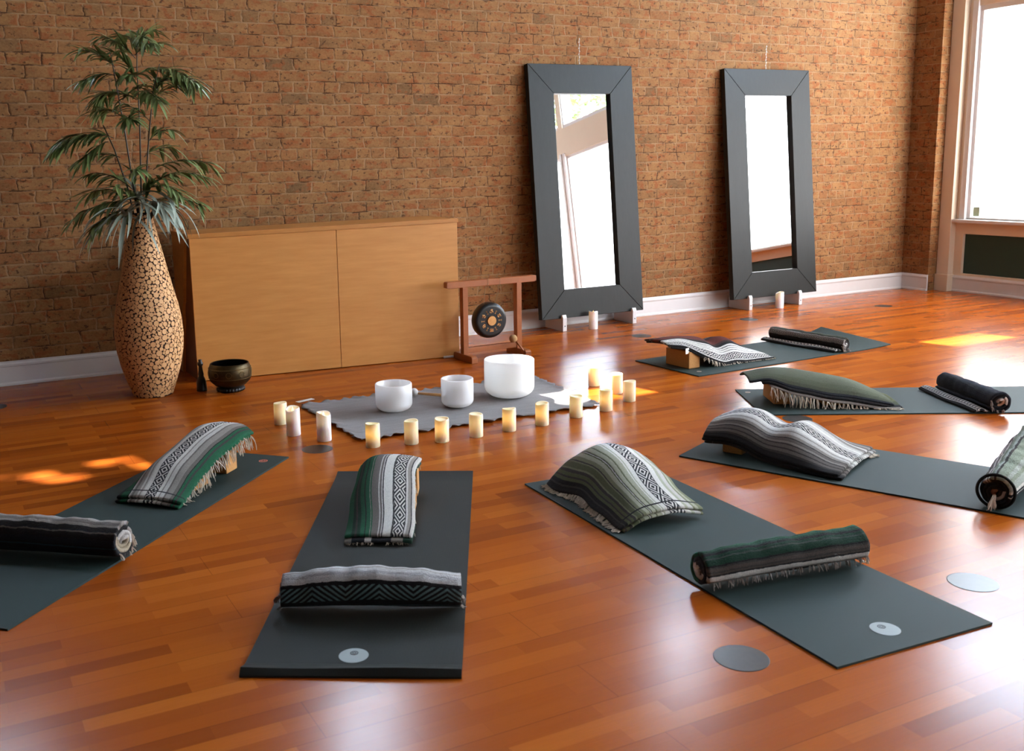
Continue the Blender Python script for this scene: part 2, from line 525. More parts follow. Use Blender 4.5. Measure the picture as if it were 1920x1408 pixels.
# short brick return beside the windows
bm = newbox(0.0, 0.4, -0.32, 0.0, -0.02, TOP)
tag(obj('wall_corner', bm, M['brick']), kind='structure')
bm = newbox(LEFT - 0.2, LEFT, BACK, 0.0, -0.02, TOP)
tag(obj('wall_left', bm, M['backwall']), kind='structure')
bm = newbox(LEFT - 0.2, WX + 0.4, BACK - 0.2, BACK, -0.02, TOP)
tag(obj('wall_front', bm, M['backwall']), kind='structure')

for i, (c, hw) in enumerate(CL):
    bm = bmesh.new()
    t = 0.035
    for a in ((c - hw, c - hw + t, CZ0 + t, CZ1 - t), (c + hw - t, c + hw, CZ0 + t, CZ1 - t), (c - hw, c + hw, CZ0, CZ0 + t), (c - hw, c + hw, CZ1 - t, CZ1)):
        box(bm, a[0], a[1], 0.27, 0.33, a[2], a[3], 0.003)
    w = tag(obj('window_%d' % (i + 3), bm, M['white']), kind='structure')
    bm = newbox(c - hw + t, c + hw - t, 0.295, 0.301, CZ0 + t, CZ1 - t)
    obj('window_pane', bm, M['glass'], w)

# unseen frosted windows added behind the camera to brighten the room
for i, (x0, x1) in enumerate(((-3.0, -1.7), (-1.5, -0.3))):
    bm = bmesh.new()
    z0, z1 = 0.8, 3.5
    for q in ((x0, x0 + .06, z0 + .06, z1 - .06), (x1 - .06, x1, z0 + .06, z1 - .06), (x0, x1, z0, z0 + .06), (x0, x1, z1 - .06, z1), (x0 + .06, x1 - .06, 2.3, 2.36)):
        box(bm, q[0], q[1], BACK - 0.01, BACK + 0.05, q[2], q[3], 0.005)
    w = tag(obj('window_%d' % (i + 10), bm, M['white']), kind='structure')
    obj('window_pane', newbox(x0 + .05, x1 - .05, BACK + 0.005, BACK + 0.015, z0 + .05, z1 - .05), M['pane'], w)

# window wall on the right: bays of frosted glass over green panels, clear transoms above
SILL, HEAD, TR0, TR1 = 0.75, 2.86, 3.32, 4.35
bays = [(-0.55, -3.62, 0.75), (-3.74, -6.83, 0.58), (-6.97, -9.9, 0.58)]
bm = bmesh.new()
D = WX + 0.22
y_edges = [-0.32]
for a, b, sl in bays: y_edges += [a, b]
y_edges.append(BACK)
for i in range(0, len(y_edges), 2):
    box(bm, WX, D, y_edges[i + 1], y_edges[i], 0.0, TOP)
for a, b, sl in bays:
    box(bm, WX, D, b, a, 0.0, 0.19); box(bm, WX, D, b, a, sl - 0.15, sl); box(bm, WX, D, b, a, HEAD, TR0); box(bm, WX, D, b, a, TR1, TOP)
tag(obj('wall_right', bm, M['cream']), kind='structure')
bm = bmesh.new()                                # flat pilaster at the corner
box(bm, 0.12, WX + 0.01, -0.46, -0.325, 0.0, TOP, 0.004)
box(bm, 0.10, WX + 0.01, -0.475, -0.322, 0.0, 0.175, 0.004)
tag(obj('trim_1', bm, M['cream']), kind='structure')
for i, (a, b, SILL) in enumerate(bays):
    bm = bmesh.new()
    for y0, y1, z0, z1 in ((a - 0.045, a, SILL + 0.02, HEAD - 0.05), (b, b + 0.045, SILL + 0.02, HEAD - 0.05), (b, a, SILL, SILL + 0.02), (b, a, HEAD - 0.05, HEAD)):
        box(bm, WX + 0.02, WX + 0.10, y0, y1, z0, z1, 0.006)
    for y0, y1, z0, z1 in ((a - 0.03, a, TR0 + 0.06, TR1 - 0.06), (b, b + 0.03, TR0 + 0.06, TR1 - 0.06), (b, a, TR0, TR0 + 0.06), (b, a, TR1 - 0.06, TR1)):
        box(bm, WX + 0.02, WX + 0.10, y0, y1, z0, z1, 0.006)
    mid = (a + b) / 2
    box(bm, WX + 0.02, WX + 0.10, mid - 0.03, mid + 0.03, TR0 + 0.03, TR1 - 0.03, 0.004)
    for y0, y1 in ((a - 0.01, a + 0.05), (b - 0.05, b + 0.01)):      # casing that stands proud of the wall
        box(bm, WX - 0.02, WX + 0.03, y0, y1, SILL, HEAD + 0.05, 0.006)
    w = tag(obj('window_%d' % (i + 6) if i else 'window_1', bm, M['white']), kind='structure')
    pn = obj('window_pane', newbox(WX + 0.055, WX + 0.065, b + 0.035, a - 0.035, SILL + 0.015, HEAD - 0.04), M['pane'], w)
    obj('transom_pane', newbox(WX + 0.055, WX + 0.061, b + 0.02, a - 0.02, TR0 + 0.05, TR1 - 0.05), M['glass'], w)
    obj('window_sill', newbox(WX - 0.075, WX + 0.06, b - 0.09, a + 0.09, SILL - 0.035, SILL, 0.008), M['white'], w)
    if i == 0:
        bm = newbox(WX + 0.050, WX + 0.054, a - 0.125, a - 0.055, SILL + 0.03, SILL + 0.125)
        tag(obj('sticker', bm, M['stickergrey'], w), label='small pale green sticker')
    # recessed green panel below the sill
    bm = bmesh.new()
    box(bm, WX + 0.035, WX + 0.05, b + 0.0, a + 0.0, 0.19, SILL - 0.15)
    tag(obj('trim_%d' % (i + 2), bm, M['green']), kind='structure')


def baseboard(name, x0, x1, y0, y1, along):
    bm = bmesh.new()
    pts = [(0, 0), (0.026, 0), (0.026, 0.012), (0.018, 0.024), (0.016, 0.13), (0.022, 0.136), (0.022, 0.148), (0.012, 0.16), (0.008, 0.168), (0, 0.168)]
    if along == 'x':
        prism(bm, [(y0 - d, z) for d, z in pts], 'x', x0, x1)
    else:
        prism(bm, [(x0 - d, z) for d, z in pts], 'y', y0, y1)
    return tag(obj(name, bm, M['white']), kind='structure')


baseboard('baseboard_back', LEFT, 0.0, 0.0, 0.0, 'x')
baseboard('baseboard_corner', 0.0, 0.0, -0.325, 0.0, 'y')
baseboard('baseboard_right', WX, WX, BACK, -0.475, 'y')

# ------------------------------------------------------------------ mirrors
MT = math.radians(5.7)


def make_mirror():
    """local frame: x across, z up the glass, y = 0 at the front face, -y towards the room; origin at the front lower edge"""
    r = empty('floor_mirror')
    W, H, T, F = 1.07, 2.15, 0.056, 0.245
    hw = W / 2
    bars = [[(-hw, 0), (hw, 0), (hw - F, F), (-hw + F, F)], [(-hw, H), (-hw + F, H - F), (hw - F, H - F), (hw, H)],
            [(-hw, 0), (-hw + F, F), (-hw + F, H - F), (-hw, H)], [(hw, 0), (hw, H), (hw - F, H - F), (hw - F, F)]]
    g = 0.0012
    for nm, b in zip(('bottom_rail', 'top_rail', 'side_rail', 'side_rail'), bars):
        cx_, cz_ = sum(p[0] for p in b) / 4, sum(p[1] for p in b) / 4
        bm = bmesh.new()
        b2 = []
        for p in b:
            d = Vector((cx_ - p[0], cz_ - p[1])).normalized() * g
            b2.append((p[0] + d.x, p[1] + d.y))
        prism(bm, b2, 'y', 0.0, T)
        bmesh.ops.bevel(bm, geom=list(bm.edges), offset=0.0022, segments=1, affect='EDGES')
        obj(nm, bm, M['blackwood'], r)
    obj('glass', newbox(-hw + F - 0.01, hw - F + 0.01, 0.034, 0.039, F - 0.01, H - F + 0.01), M['mirror'], r)
    obj('backing', newbox(-hw + 0.02, hw - 0.02, 0.040, T - 0.004, 0.02, H - 0.02), M['blackline'], r)
    bm = bmesh.new()
    up = Vector((0, -math.sin(MT), math.cos(MT)))
    p0 = Vector((0, T - 0.03, H - 0.01))
    tube(bm, [p0 + up * q for q in (0, 0.08, 0.16, 0.235)], 0.0022, 5)
    for k in range(9):
        tube(bm, [p0 + up * (0.02 + k * .025) + Vector((-0.006 if k % 2 else 0.006, 0, 0)), p0 + up * (0.033 + k * .025)], 0.0035, 4)
    obj('hanging_chain', bm, M['metal'], r)
    return r


m1 = make_mirror()
m1.location = (-4.215, -0.272, 0.108)
m1.rotation_euler = (-MT, 0, 0)
tag(m1, 'tall black framed mirror leaning on the brick wall right of the gong stand', 'mirror', 'black framed mirrors leaning on the brick wall')
m2 = copy_tree(m1)
m2.location = (-2.085, -0.272, 0.108)
tag(m2, 'tall black framed mirror leaning on the brick wall nearest the window corner', 'mirror', 'black framed mirrors leaning on the brick wall')


def make_foot():
    r = empty('mirror_bracket')
    bm = bmesh.new()
    prof = [(-0.03, 0), (-0.31, 0), (-0.31, 0.115), (-0.298, 0.14), (-0.287, 0.14), (-0.279, 0.125), (-0.279, 0.106), (-0.03, 0.106)]
    prism(bm, prof, 'x', -0.021, 0.021)
    bmesh.ops.bevel(bm, geom=list(bm.edges), offset=0.003, segments=1, affect='EDGES')
    obj('board', bm, M['white'], r)
    bm = bmesh.new()
    bmesh.ops.create_cone(bm, cap_ends=True, segments=12, radius1=0.0055, radius2=0.005, depth=0.004, matrix=Matrix.Translation((0, -0.3112, 0.045)) @ Matrix.Rotation(PI / 2, 4, 'X'))
    obj('screw', bm, M['darkprint'], r)
    return r


foot = make_foot()
for i, (x, lab) in enumerate([(-4.545, 'white wooden bracket under the left corner of the mirror beside the gong stand'),
                              (-3.805, 'white wooden bracket under the right corner of the mirror beside the gong stand'),
                              (-2.44, 'white wooden bracket under the left corner of the mirror nearest the window'),
                              (-1.80, 'white wooden bracket under the right corner of the mirror nearest the window')]):
    o = foot if i == 0 else copy_tree(foot)
    o.location = (x, 0, 0)
    tag(o, lab, 'bracket', 'white brackets holding the mirrors')

# ------------------------------------------------------------------ long low cabinet
cab = empty('cabinet', (-7.776, -0.62, 0), math.radians(-5.2))
tag(cab, 'low honey coloured plywood cabinet with two plain front panels against the brick wall', 'cabinet')
CW, CD, CH0, CH1 = 1.96, 0.51, 0.985, 1.012      # the top falls a little towards the vase
hz = lambda x: CH0 + (CH1 - CH0) * x / CW
for k, (x0, x1) in enumerate(((0.004, CW * 0.525 - 0.0015), (CW * 0.525 + 0.0015, CW - 0.002))):
    bm = bmesh.new()
    prism(bm, [(x0, 0.004), (x1, 0.004), (x1, hz(x1) - 0.001), (x0, hz(x0) - 0.001)], 'y', 0.0, 0.022)
    bmesh.ops.bevel(bm, geom=list(bm.edges), offset=0.0018, segments=1, affect='EDGES')
    obj('front_panel', bm, M['oak'], cab)
bm = bmesh.new()
prism(bm, [(-0.012, hz(0)), (CW + 0.006, hz(CW)), (CW + 0.006, hz(CW) + 0.03), (-0.012, hz(0) + 0.03)], 'y', -0.006, CD)
bmesh.ops.bevel(bm, geom=list(bm.edges), offset=0.004, segments=2, affect='EDGES')
SK = math.tan(math.radians(5.2))          # the ends stand square to the wall, the front is turned a little
for v in bm.verts: v.co.x -= v.co.y * SK
obj('top_board', bm, M['oak_trim'], cab)
bm = newbox(0.012, 0.03, 0.022, CD - 0.05, 0.0, CH0)
for v in bm.verts: v.co.x -= v.co.y * SK
obj('inner_side', bm, M['darkwood'], cab)
# tapering outer side board with a hand hole cut in its front edge
bm = bmesh.new()
side = [(CD - 0.02, 0.0), (CD - 0.10, 0.0)]
edge_y = lambda z: CD - 0.10 + (0.10 - (CD - 0.10)) * (z / CH0)
for k in range(0, 13):
    a = -PI / 2 + PI * k / 12
    zz = 0.47 + 0.055 * math.sin(a)
    side.append((edge_y(zz) + 0.022 * math.cos(a), zz))
side += [(0.10, CH0), (CD - 0.02, CH0)]
prism(bm, side, 'x', -0.008, 0.0115)
for v in bm.verts: v.co.x -= v.co.y * SK
obj('side_board', bm, M['oak'], cab)
bm = newbox(CW - 0.022, CW - 0.003, 0.023, CD - 0.02, 0.0, hz(CW) - 0.002)
for v in bm.verts: v.co.x -= v.co.y * SK
obj('side_board', bm, M['oak_trim'], cab)
obj('back_board', newbox(0.03 - 0.05, CW - 0.08, CD - 0.05, CD - 0.035, 0.0, CH0 - 0.01), M['darkwood'], cab)

bm = newbox(-0.055, 0.055, -0.009, 0.009, 0, 0.014, 0.003)  # thin white strip, its use unknown
tag(obj('white_strip', bm, M['white'], loc=(-5.905, -0.80, 0), rz=-0.15), 'small white strip lying on the floor at the right end of the cabinet', 'floor strip')

# ------------------------------------------------------------------ vase with wood slices and its plants
VX, VY = -8.115, -0.83
vase = empty('floor_vase', (VX, VY, 0))
tag(vase, 'tall floor vase covered in round wood slices standing left of the cabinet', 'vase')
VP = [(0.0, 0.122), (0.05, 0.140), (0.12, 0.165), (0.2, 0.188), (0.3, 0.208), (0.4, 0.215), (0.5, 0.209), (0.6, 0.192), (0.7, 0.167), (0.8, 0.145), (0.9, 0.124), (1.0, 0.103), (1.08, 0.086), (1.14, 0.073), (1.18, 0.068)]
vz = np.array([p[0] for p in VP]); vr = np.array([p[1] for p in VP])


def vrad(z):
    return float(np.interp(z, vz, vr))


bm = bmesh.new()
prof = [(0, 0)] + [(np.interp(z, vz, vr) - 0.002, z) for z in np.linspace(0, 1.18, 48)] + [(0.055, 1.18), (0.05, 1.1), (0.0, 1.05)]
lathe(bm, prof, 56)
obj('body', bm, M['vasecore'], vase, True)
# pack discs of mixed size over the surface, biggest first
placed = []
cell = {}
ZC = 0.036


def far(th, z, r):
    R0 = vrad(z)
    iz = int(z / ZC)
    for jz in (iz - 1, iz, iz + 1):
        for (t2, z2, r2) in cell.get(jz, ()):
            dt = (th - t2 + PI) % (2 * PI) - PI
            if abs(dt) * R0 < 0.045:
                if (dt * R0) ** 2 + ((z - z2) * 1.03) ** 2 < (r + r2 + 0.0003) ** 2:
                    return False
    return True


for r, tries in ((0.0185, 170), (0.0165, 420), (0.0142, 1200), (0.012, 3000), (0.0098, 9000), (0.0078, 18000), (0.006, 30000), (0.0045, 30000)):
    zz = rng.uniform(0.008, 1.175, tries); tt = rng.uniform(-PI, PI, tries); uu = rng.uniform(0, 1, tries)
    for z, th, u in zip(zz, tt, uu):
        if u < vrad(z) / 0.215 and r < 0.0135 + 0.03 * (vrad(z) - 0.07) and r < z + 0.004 and far(th, z, r):
            cell.setdefault(int(z / ZC), []).append((th, z, r))
            placed.append((th, z, r * random.uniform(0.95, 1.0)))
# swell every slice until it meets its neighbours
P3 = np.array([[vrad(z) * math.cos(t), vrad(z) * math.sin(t), z] for t, z, r in placed]); RD_ = np.array([q[2] for q in placed])
for it in range(3):
    for i in range(len(P3)):
        m = np.abs(P3[:, 2] - P3[i, 2]) < 0.04
        d = np.linalg.norm(P3[m] - P3[i], axis=1) - RD_[m]
        d[d < -1e-4 * 0 - 0.5 * RD_[i]] = 1
        d = np.sort(d)
        RD_[i] = min(max(RD_[i], min(d[d > 0][0] + 0.0005 if (d > 0).any() else RD_[i], RD_[i] * 1.5)), 0.021)
placed = [(t, z, float(r)) for (t, z, _), r in zip(placed, RD_)]
bm = bmesh.new()
for th, z, r in placed:
    R0 = vrad(z)
    sl = (vrad(z + 0.01) - vrad(z - 0.01)) / 0.02
    nr = Vector((math.cos(th), math.sin(th), -sl)).normalized()
    tg = Vector((-math.sin(th), math.cos(th), 0))
    bt = nr.cross(tg)
    c = Vector((R0 * math.cos(th), R0 * math.sin(th), z))
    k = 9 if r < 0.008 else 12
    e1, e2 = random.uniform(.92, 1.05), random.uniform(.92, 1.05)
    top = [bm.verts.new(c + nr * 0.002 + (tg * math.cos(2 * PI * i / k) * e1 + bt * math.sin(2 * PI * i / k) * e2) * r) for i in range(k)]
    bot = [bm.verts.new(v.co - nr * 0.004) for v in top]
    bm.faces.new(top)
    for i in range(k): bm.faces.new((top[i], bot[i], bot[(i + 1) % k], top[(i + 1) % k]))
tag(obj('wood_slices', bm, M['slice'], vase), kind='stuff')


def blade(bm, p, d, L, w, droop, up=Vector((0, 0, 1)), seg=6, curl=0.0, fold=0.25):
    """one leaf: a pointed strip folded along its midrib that bends under its weight"""
    d = d.normalized()
    side = d.cross(up)
    if side.length < 1e-3: side = Vector((1, 0, 0))
    side.normalize()
    pts = []
    pos = Vector(p); dr = d.copy()
    rows = []
    for i in range(seg + 1):
        f = i / seg
        ww = w * (math.sin(PI * min(1, (f * 0.86 + 0.14))) ** 0.8 if f < 1 else 0)
        nrm = side.cross(dr).normalized()
        if i == seg: rows.append([bm.verts.new(pos)])
        else: rows.append([bm.verts.new(pos - side * ww + nrm * ww * fold), bm.verts.new(pos), bm.verts.new(pos + side * ww + nrm * ww * fold)])
        pos = pos + dr * (L / seg)
        dr = (dr + Vector((0, 0, -droop / seg)) + side * curl / seg).normalized()
    for a, b in zip(rows[:-1], rows[1:]):
        if len(b) == 3:
            bm.faces.new((a[0], a[1], b[1], b[0])); bm.faces.new((a[1], a[2], b[2], b[1]))
        else:
            bm.faces.new((a[0], a[1], b[0])); bm.faces.new((a[1], a[2], b[0]))


IR = Vector((0.896, -0.443, 0)); IF = Vector((0.443, 0.896, 0))         # across and along the view


def V3(a, z, b=0.0):
    return IR * a + IF * b + Vector((0, 0, z))


plant = empty('bamboo_plant', (VX, VY, 1.03))
tag(plant, 'artificial bamboo with thin dark canes and narrow green leaves rising from the vase', 'plant')
canes = [[(0.0, 0.0), (-0.03, .35), (-0.055, 0.7), (-0.09, 1.05), (-0.10, 1.15)], [(0.0, 0), (0.015, .35), (0.03, 0.7), (0.035, 1.05), (0.05, 1.27)], [(0.02, 0), (0.055, .35), (0.10, 0.65), (0.15, 0.92), (0.2, 1.06)], [(-0.02, 0), (-0.07, .3), (-0.14, 0.55), (-0.2, 0.70)]]
# sprays: (start across, start height, direction across, direction up, length, leaves)
sprays = [(-0.09, 1.05, -0.6, 0.75, 0.22, 12), (-0.09, 1.0, -0.8, 0.2, 0.20, 10), (0.04, 1.1, -0.55, 0.8, 0.22, 12), (0.045, 1.15, 0.25, 0.9, 0.2, 13), (0.04, 1.12, 0.7, 0.55, 0.26, 13), (0.03, 0.98, -0.3, 0.7, 0.2, 9),
          (0.2, 1.02, 0.85, 0.1, 0.3, 16), (0.17, 0.95, 0.9, 0.35, 0.34, 17), (0.12, .85, 0.6, 0.5, 0.24, 11), (0.1, 0.72, -0.4, 0.6, 0.2, 9),
          (-0.13, 0.62, -0.9, 0.35, 0.36, 19), (-0.16, 0.64, -0.95, 0.15, 0.34, 17), (-0.1, 0.5, -0.8, 0.3, 0.25, 12), (-0.07, 0.75, -0.7, 0.5, 0.22, 11), (-0.06, 0.85, 0.4, 0.6, 0.2, 10),
          (0.1, 0.42, 0.85, 0.5, 0.36, 13), (0.12, 0.36, 0.9, 0.45, 0.32, 12), (0.06, 0.3, 0.7, 0.3, 0.28, 11), (0.05, 0.5, 0.5, 0.5, 0.2, 8),
          (-0.05, 0.25, -0.8, 0.45, 0.32, 14), (-0.06, 0.22, -0.9, 0.15, 0.36, 15), (-0.04, 0.3, -0.6, 0.6, 0.26, 12), (0.03, 0.2, 0.8, 0.35, 0.34, 14), (0.02, 0.25, 0.5, 0.6, 0.3, 12), (0.0, 0.2, -0.2, 0.6, 0.25, 10), (-0.02, .18, -.85, .0, .3, 12),
          (-0.07, 0.95, 0.5, 0.5, 0.2, 11), (0.04, 1.0, 0.6, 0.4, 0.24, 12), (0.03, 0.85, -0.5, 0.3, 0.24, 11), (0.15, 0.9, 0.2, 0.6, 0.2, 11), (0.05, 0.9, 0.7, 0.1, 0.22, 10), (-0.05, 0.7, 0.3, 0.4, 0.18, 9), (0.09, 0.6, 0.3, 0.3, 0.16, 8), (-0.09, 0.9, -0.6, 0.1, 0.2, 10),
          (0.04, 1.2, -0.3, 0.3, 0.18, 10), (0.05, 1.22, 0.5, 0.2, 0.18, 10), (-0.17, 0.6, -0.5, -0.2, 0.2, 9), (-0.02, 0.35, 0.2, 0.5, 0.2, 9)]
for i, cpts in enumerate(canes):
    bm = bmesh.new()
    b = random.uniform(-0.05, 0.05)
    pts = [V3(a, z, b * z) for a, z in cpts]
    tube(bm, pts, [0.0065 - 0.001 * k for k in range(len(pts))], 7)
    obj('cane', bm, M['stem'], plant, True)
bm = bmesh.new()
bt = bmesh.new()
for (a, z, da, dz, L, k) in sprays:
    db = random.uniform(-0.7, 0.5)
    d = V3(da, dz, db).normalized()
    p = V3(a, z, 0.0)
    tp = []
    for i in range(k + 1):
        tp.append(p.copy())
        if i:
            for s in (-1, 1, random.choice((-1, 1))):
                if random.random() < 0.80:
                    ld = (d * 0.8 + d.cross(Vector((0, 0, 1))) * s * random.uniform(0.3, 0.9) + Vector((random.uniform(-.3, .3), random.uniform(-.3, .3), random.uniform(-.5, .35))))
                    blade(bm, p, ld, random.uniform(0.09, 0.18), random.uniform(0.009, 0.0145), random.uniform(0.35, 1.2))
        p = p + d * (L / k)
        d = (d + Vector((0, 0, -0.9 / k))).normalized()
    tube(bt, tp, [0.0028] * (len(tp) - 1) + [0.001], 5)
tag(obj('leaves', bm, M['leaf'], plant), kind='stuff')
obj('twigs', bt, M['stem'], plant)

rosettes = [(-0.075, 0.10, -0.06, 'silver green strap leaved air plant drooping over the left of the vase mouth', 24, -0.6), (0.10, 0.16, -0.05, 'silver green strap leaved air plant spreading over the right of the vase mouth', 26, 0.6), (-0.01, 0.22, -0.03, 'silver green strap leaved air plant at the middle of the vase mouth', 16, 0.0)]
for a, z, b, lab, k, bias in rosettes:
    p = V3(a, z, b)
    o = empty('air_plant', (VX + p.x, VY + p.y, 1.05 + p.z))
    tag(o, lab, 'plant', 'air plants in the vase mouth')
    bm = bmesh.new()
    for i in range(k):
        an = random.uniform(0, 2 * PI)
        dv = V3(math.cos(an) * 1.2 + bias * 0.9, random.uniform(0.0, 1.0), math.sin(an) * 0.8 - 0.3)
        blade(bm, (0, 0, 0), dv, random.uniform(0.26, 0.46), random.uniform(0.009, 0.016), random.uniform(1.4, 3.4), seg=11, curl=random.uniform(-1.2, 1.2), fold=0.35)
    obj('leaves', bm, M['airleaf'], o, True)
    bm = bmesh.new()
    tube(bm, [(0, 0, 0.02), (0, 0, -0.02), (-p.x * 0.7, -p.y * 0.7, -p.z * 0.75), (-p.x * 0.8, -p.y * 0.8, -p.z - 0.02)], [0.016, 0.014, 0.006, 0.005], 7)
    obj('stem', bm, M['stem'], o, True)

# ------------------------------------------------------------------ bronze bowl and black ornament in front of the cabinet
sb = empty('singing_bowl', (-7.645, -1.0, 0))
tag(sb, 'dark bronze singing bowl on the floor in front of the cabinet', 'bowl')
bm = bmesh.new()
lathe(bm, [(0, 0.028), (0.06, 0.028), (0.1, 0.042), (0.13, 0.072), (0.142, 0.11), (0.14, 0.145), (0.13, 0.176), (0.126, 0.186), (0.122, 0.188), (0.119, 0.184)], 56)
for k in (0.095, 0.135, 0.155):
    pass
obj('body', bm, M['bronze'], sb, True)
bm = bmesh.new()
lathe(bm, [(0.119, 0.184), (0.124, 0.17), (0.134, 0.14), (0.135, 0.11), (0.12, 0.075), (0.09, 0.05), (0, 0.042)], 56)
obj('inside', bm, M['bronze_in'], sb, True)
bm = bmesh.new()
for zc, rc in ((0.158, 0.1375), (0.094, 0.139)):
    for i in range(48):
        pass
    lathe(bm, [(rc - 0.003, zc - 0.003), (rc + 0.002, zc), (rc - 0.003, zc + 0.003)], 56)
for i in range(10):                                        # engraved medallions round the belly
    a = 2 * PI * i / 10
    for q in range(10):
        t = 2 * PI * q / 10; t2 = 2 * PI * (q + 1) / 10
        f = lambda t: ((0.1425) * math.cos(a + 0.13 * math.cos(t)), 0.1425 * math.sin(a + 0.13 * math.cos(t)), 0.126 + 0.018 * math.sin(t))
        tube(bm, [f(t), f(t2)], 0.0016, 4)
obj('engraving', bm, plain('dull_brass_lines', lin(120, 98, 58), 0.45, 0.3, 40, metal=0.7), sb)
bm = bmesh.new()
for i in range(26):
    a = 2 * PI * i / 26
    bmesh.ops.create_icosphere(bm, subdivisions=1, radius=0.014, matrix=Matrix.Translation((0.082 * math.cos(a), 0.082 * math.sin(a), 0.014)))
lathe(bm, [(0.05, 0.002), (0.085, 0.004), (0.092, 0.016), (0.08, 0.029), (0.05, 0.028)], 40)
obj('cushion_ring', bm, M['black'], sb, True)

bm = bmesh.new()
lathe(bm, [(0, 0), (0.033, 0), (0.034, 0.01), (0.032, 0.06), (0.024, 0.085), (0.017, 0.10), (0.019, 0.112), (0.015, 0.135), (0.012, 0.165), (0.018, 0.175), (0.018, 0.19), (0.011, 0.196), (0.013, 0.208), (0, 0.212)], 24)
tag(obj('ornament', bm, M['black'], smooth=True, loc=(-7.815, -0.905, 0)), 'small black bottle shaped ornament between the vase and the bronze bowl', 'ornament')

# ------------------------------------------------------------------ gong stand
gs = empty('gong_stand', (-5.635, -0.955, 0), math.radians(1.0))
tag(gs, 'red brown wooden gong stand at the right end of the cabinet', 'stand')
for x in (-0.232, 0.232):
    bm = bmesh.new()
    prism(bm, [(-0.15, 0), (0.13, 0), (0.13, 0.04), (0.115, 0.052), (-0.135, 0.052), (-0.15, 0.04)], 'x', x - 0.025, x + 0.025)
    bmesh.ops.bevel(bm, geom=list(bm.edges), offset=0.003, segments=1, affect='EDGES')
    obj('foot', bm, M['teak'], gs)
    obj('post', newbox(x - 0.0215, x + 0.0215, -0.025, 0.025, 0.045, 0.55, 0.003), M['teak'], gs)
bm = bmesh.new()
prism(bm, [(-0.385, 0.552), (-0.365, 0.547), (0.365, 0.547), (0.385, 0.552), (0.385, 0.590), (0.375, 0.596), (-0.375, 0.596), (-0.385, 0.590)], 'y', -0.026, 0.026)
bmesh.ops.bevel(bm, geom=list(bm.edges), offset=0.003, segments=1, affect='EDGES')
obj('top_beam', bm, M['teak'], gs)
obj('lower_rail', newbox(-0.212, 0.212, -0.018, 0.018, 0.055, 0.095, 0.003), M['teak'], gs)

gong = empty('gong', (-5.643, -0.955, 0.28), math.radians(-4))
tag(gong, 'round black gong with golden letters hanging in the wooden stand', 'gong')
bm = bmesh.new()
prof = [(0, -0.020), (0.06, -0.020), (0.104, -0.020), (0.112, -0.0195), (0.120, -0.017), (0.127, -0.011), (0.131, -0.002), (0.1345, 0.012), (0.136, 0.040), (0.1355, 0.044), (0.131, 0.044), (0.129, 0.040), (0.127, 0.0), (0.115, -0.010), (0, -0.012)]
lathe(bm, prof, 56)
bmesh.ops.rotate(bm, verts=bm.verts, cent=(0, 0, 0), matrix=Matrix.Rotation(-PI / 2, 3, 'X'))
obj('disc', bm, M['gong'], gong, True)
bm = bmesh.new()
lathe(bm, [(0, -0.0315), (0.034, -0.0315), (0.037, -0.024)], 36)
for q in (0.012, 0.022): lathe(bm, [(q, -0.0325), (q + 0.0015, -0.0335), (q + 0.003, -0.0325)], 30)
bmesh.ops.rotate(bm, verts=bm.verts, cent=(0, 0, 0), matrix=Matrix.Rotation(-PI / 2, 3, 'X'))
obj('boss', bm, M['gold'], gong)
glyphs = [[[(-.4, .1), (-.5, -.3), (-.1, -.5), (.1, -.1), (-.1, .2), (.3, .1), (.5, -.2), (.4, -.5)], [(-.3, .4), (0, .55), (.4, .5)], [(.1, .75), (.15, .8)]],
          [[(-.4, .4), (.1, .5), (.3, .2), (-.1, .1), (-.4, -.2), (0, -.5), (.4, -.3)], [(.3, .6), (.5, .4)]],
          [[(-.2, .5), (-.4, .1), (0, -.1), (.3, .2), (.1, .5), (-.2, .5)], [(0, -.1), (.2, -.5)], [(-.4, -.4), (.4, -.5)]],
          [[(-.6, .4), (.6, .4)], [(-.4, .4), (-.4, -.5)], [(0, .4), (0, -.5)], [(.1, 0), (.4, .2), (.5, -.3), (.2, -.5)]],
          [[(-.4, .5), (.2, .5), (.4, .2), (0, 0), (-.4, -.3), (.1, -.5), (.5, -.2)], [(-.5, .1), (-.2, .1)]],
          [[(-.5, .3), (-.1, .5), (.1, .1), (-.3, -.2), (-.1, -.5), (.4, -.4)], [(.3, .5), (.4, 0)], [(.1, .7), (.3, .75)]]]
bm = bmesh.new()
for i, gl_ in enumerate(glyphs):
    a = PI / 2 - 2 * PI * i / 6
    c = Vector((math.cos(a), 0, math.sin(a))) * 0.071
    ux = Vector((math.sin(a), 0, -math.cos(a))); uz = Vector((math.cos(a), 0, math.sin(a)))
    for st in gl_:
        tube(bm, [c + ux * x * 0.026 + uz * z * 0.022 + Vector((0, -0.0205 - 0.0008, 0)) for x, z in st], 0.0034, 5)
    a2 = a - PI / 6
    c2 = Vector((math.cos(a2), 0, math.sin(a2))) * 0.071 + Vector((0, -0.0213, 0))
    ur = Vector((math.cos(a2), 0, math.sin(a2))); ut = Vector((math.sin(a2), 0, -math.cos(a2)))
    tube(bm, [c2 - ur * 0.011, c2 + ur * 0.011], 0.0022, 4)
    for s in (-1, 1): tube(bm, [c2 + ur * 0.011 * s - ut * 0.006, c2 + ur * 0.011 * s + ut * 0.006], 0.0018, 4)
obj('lettering', bm, M['gold'], gong)
bm = bmesh.new()
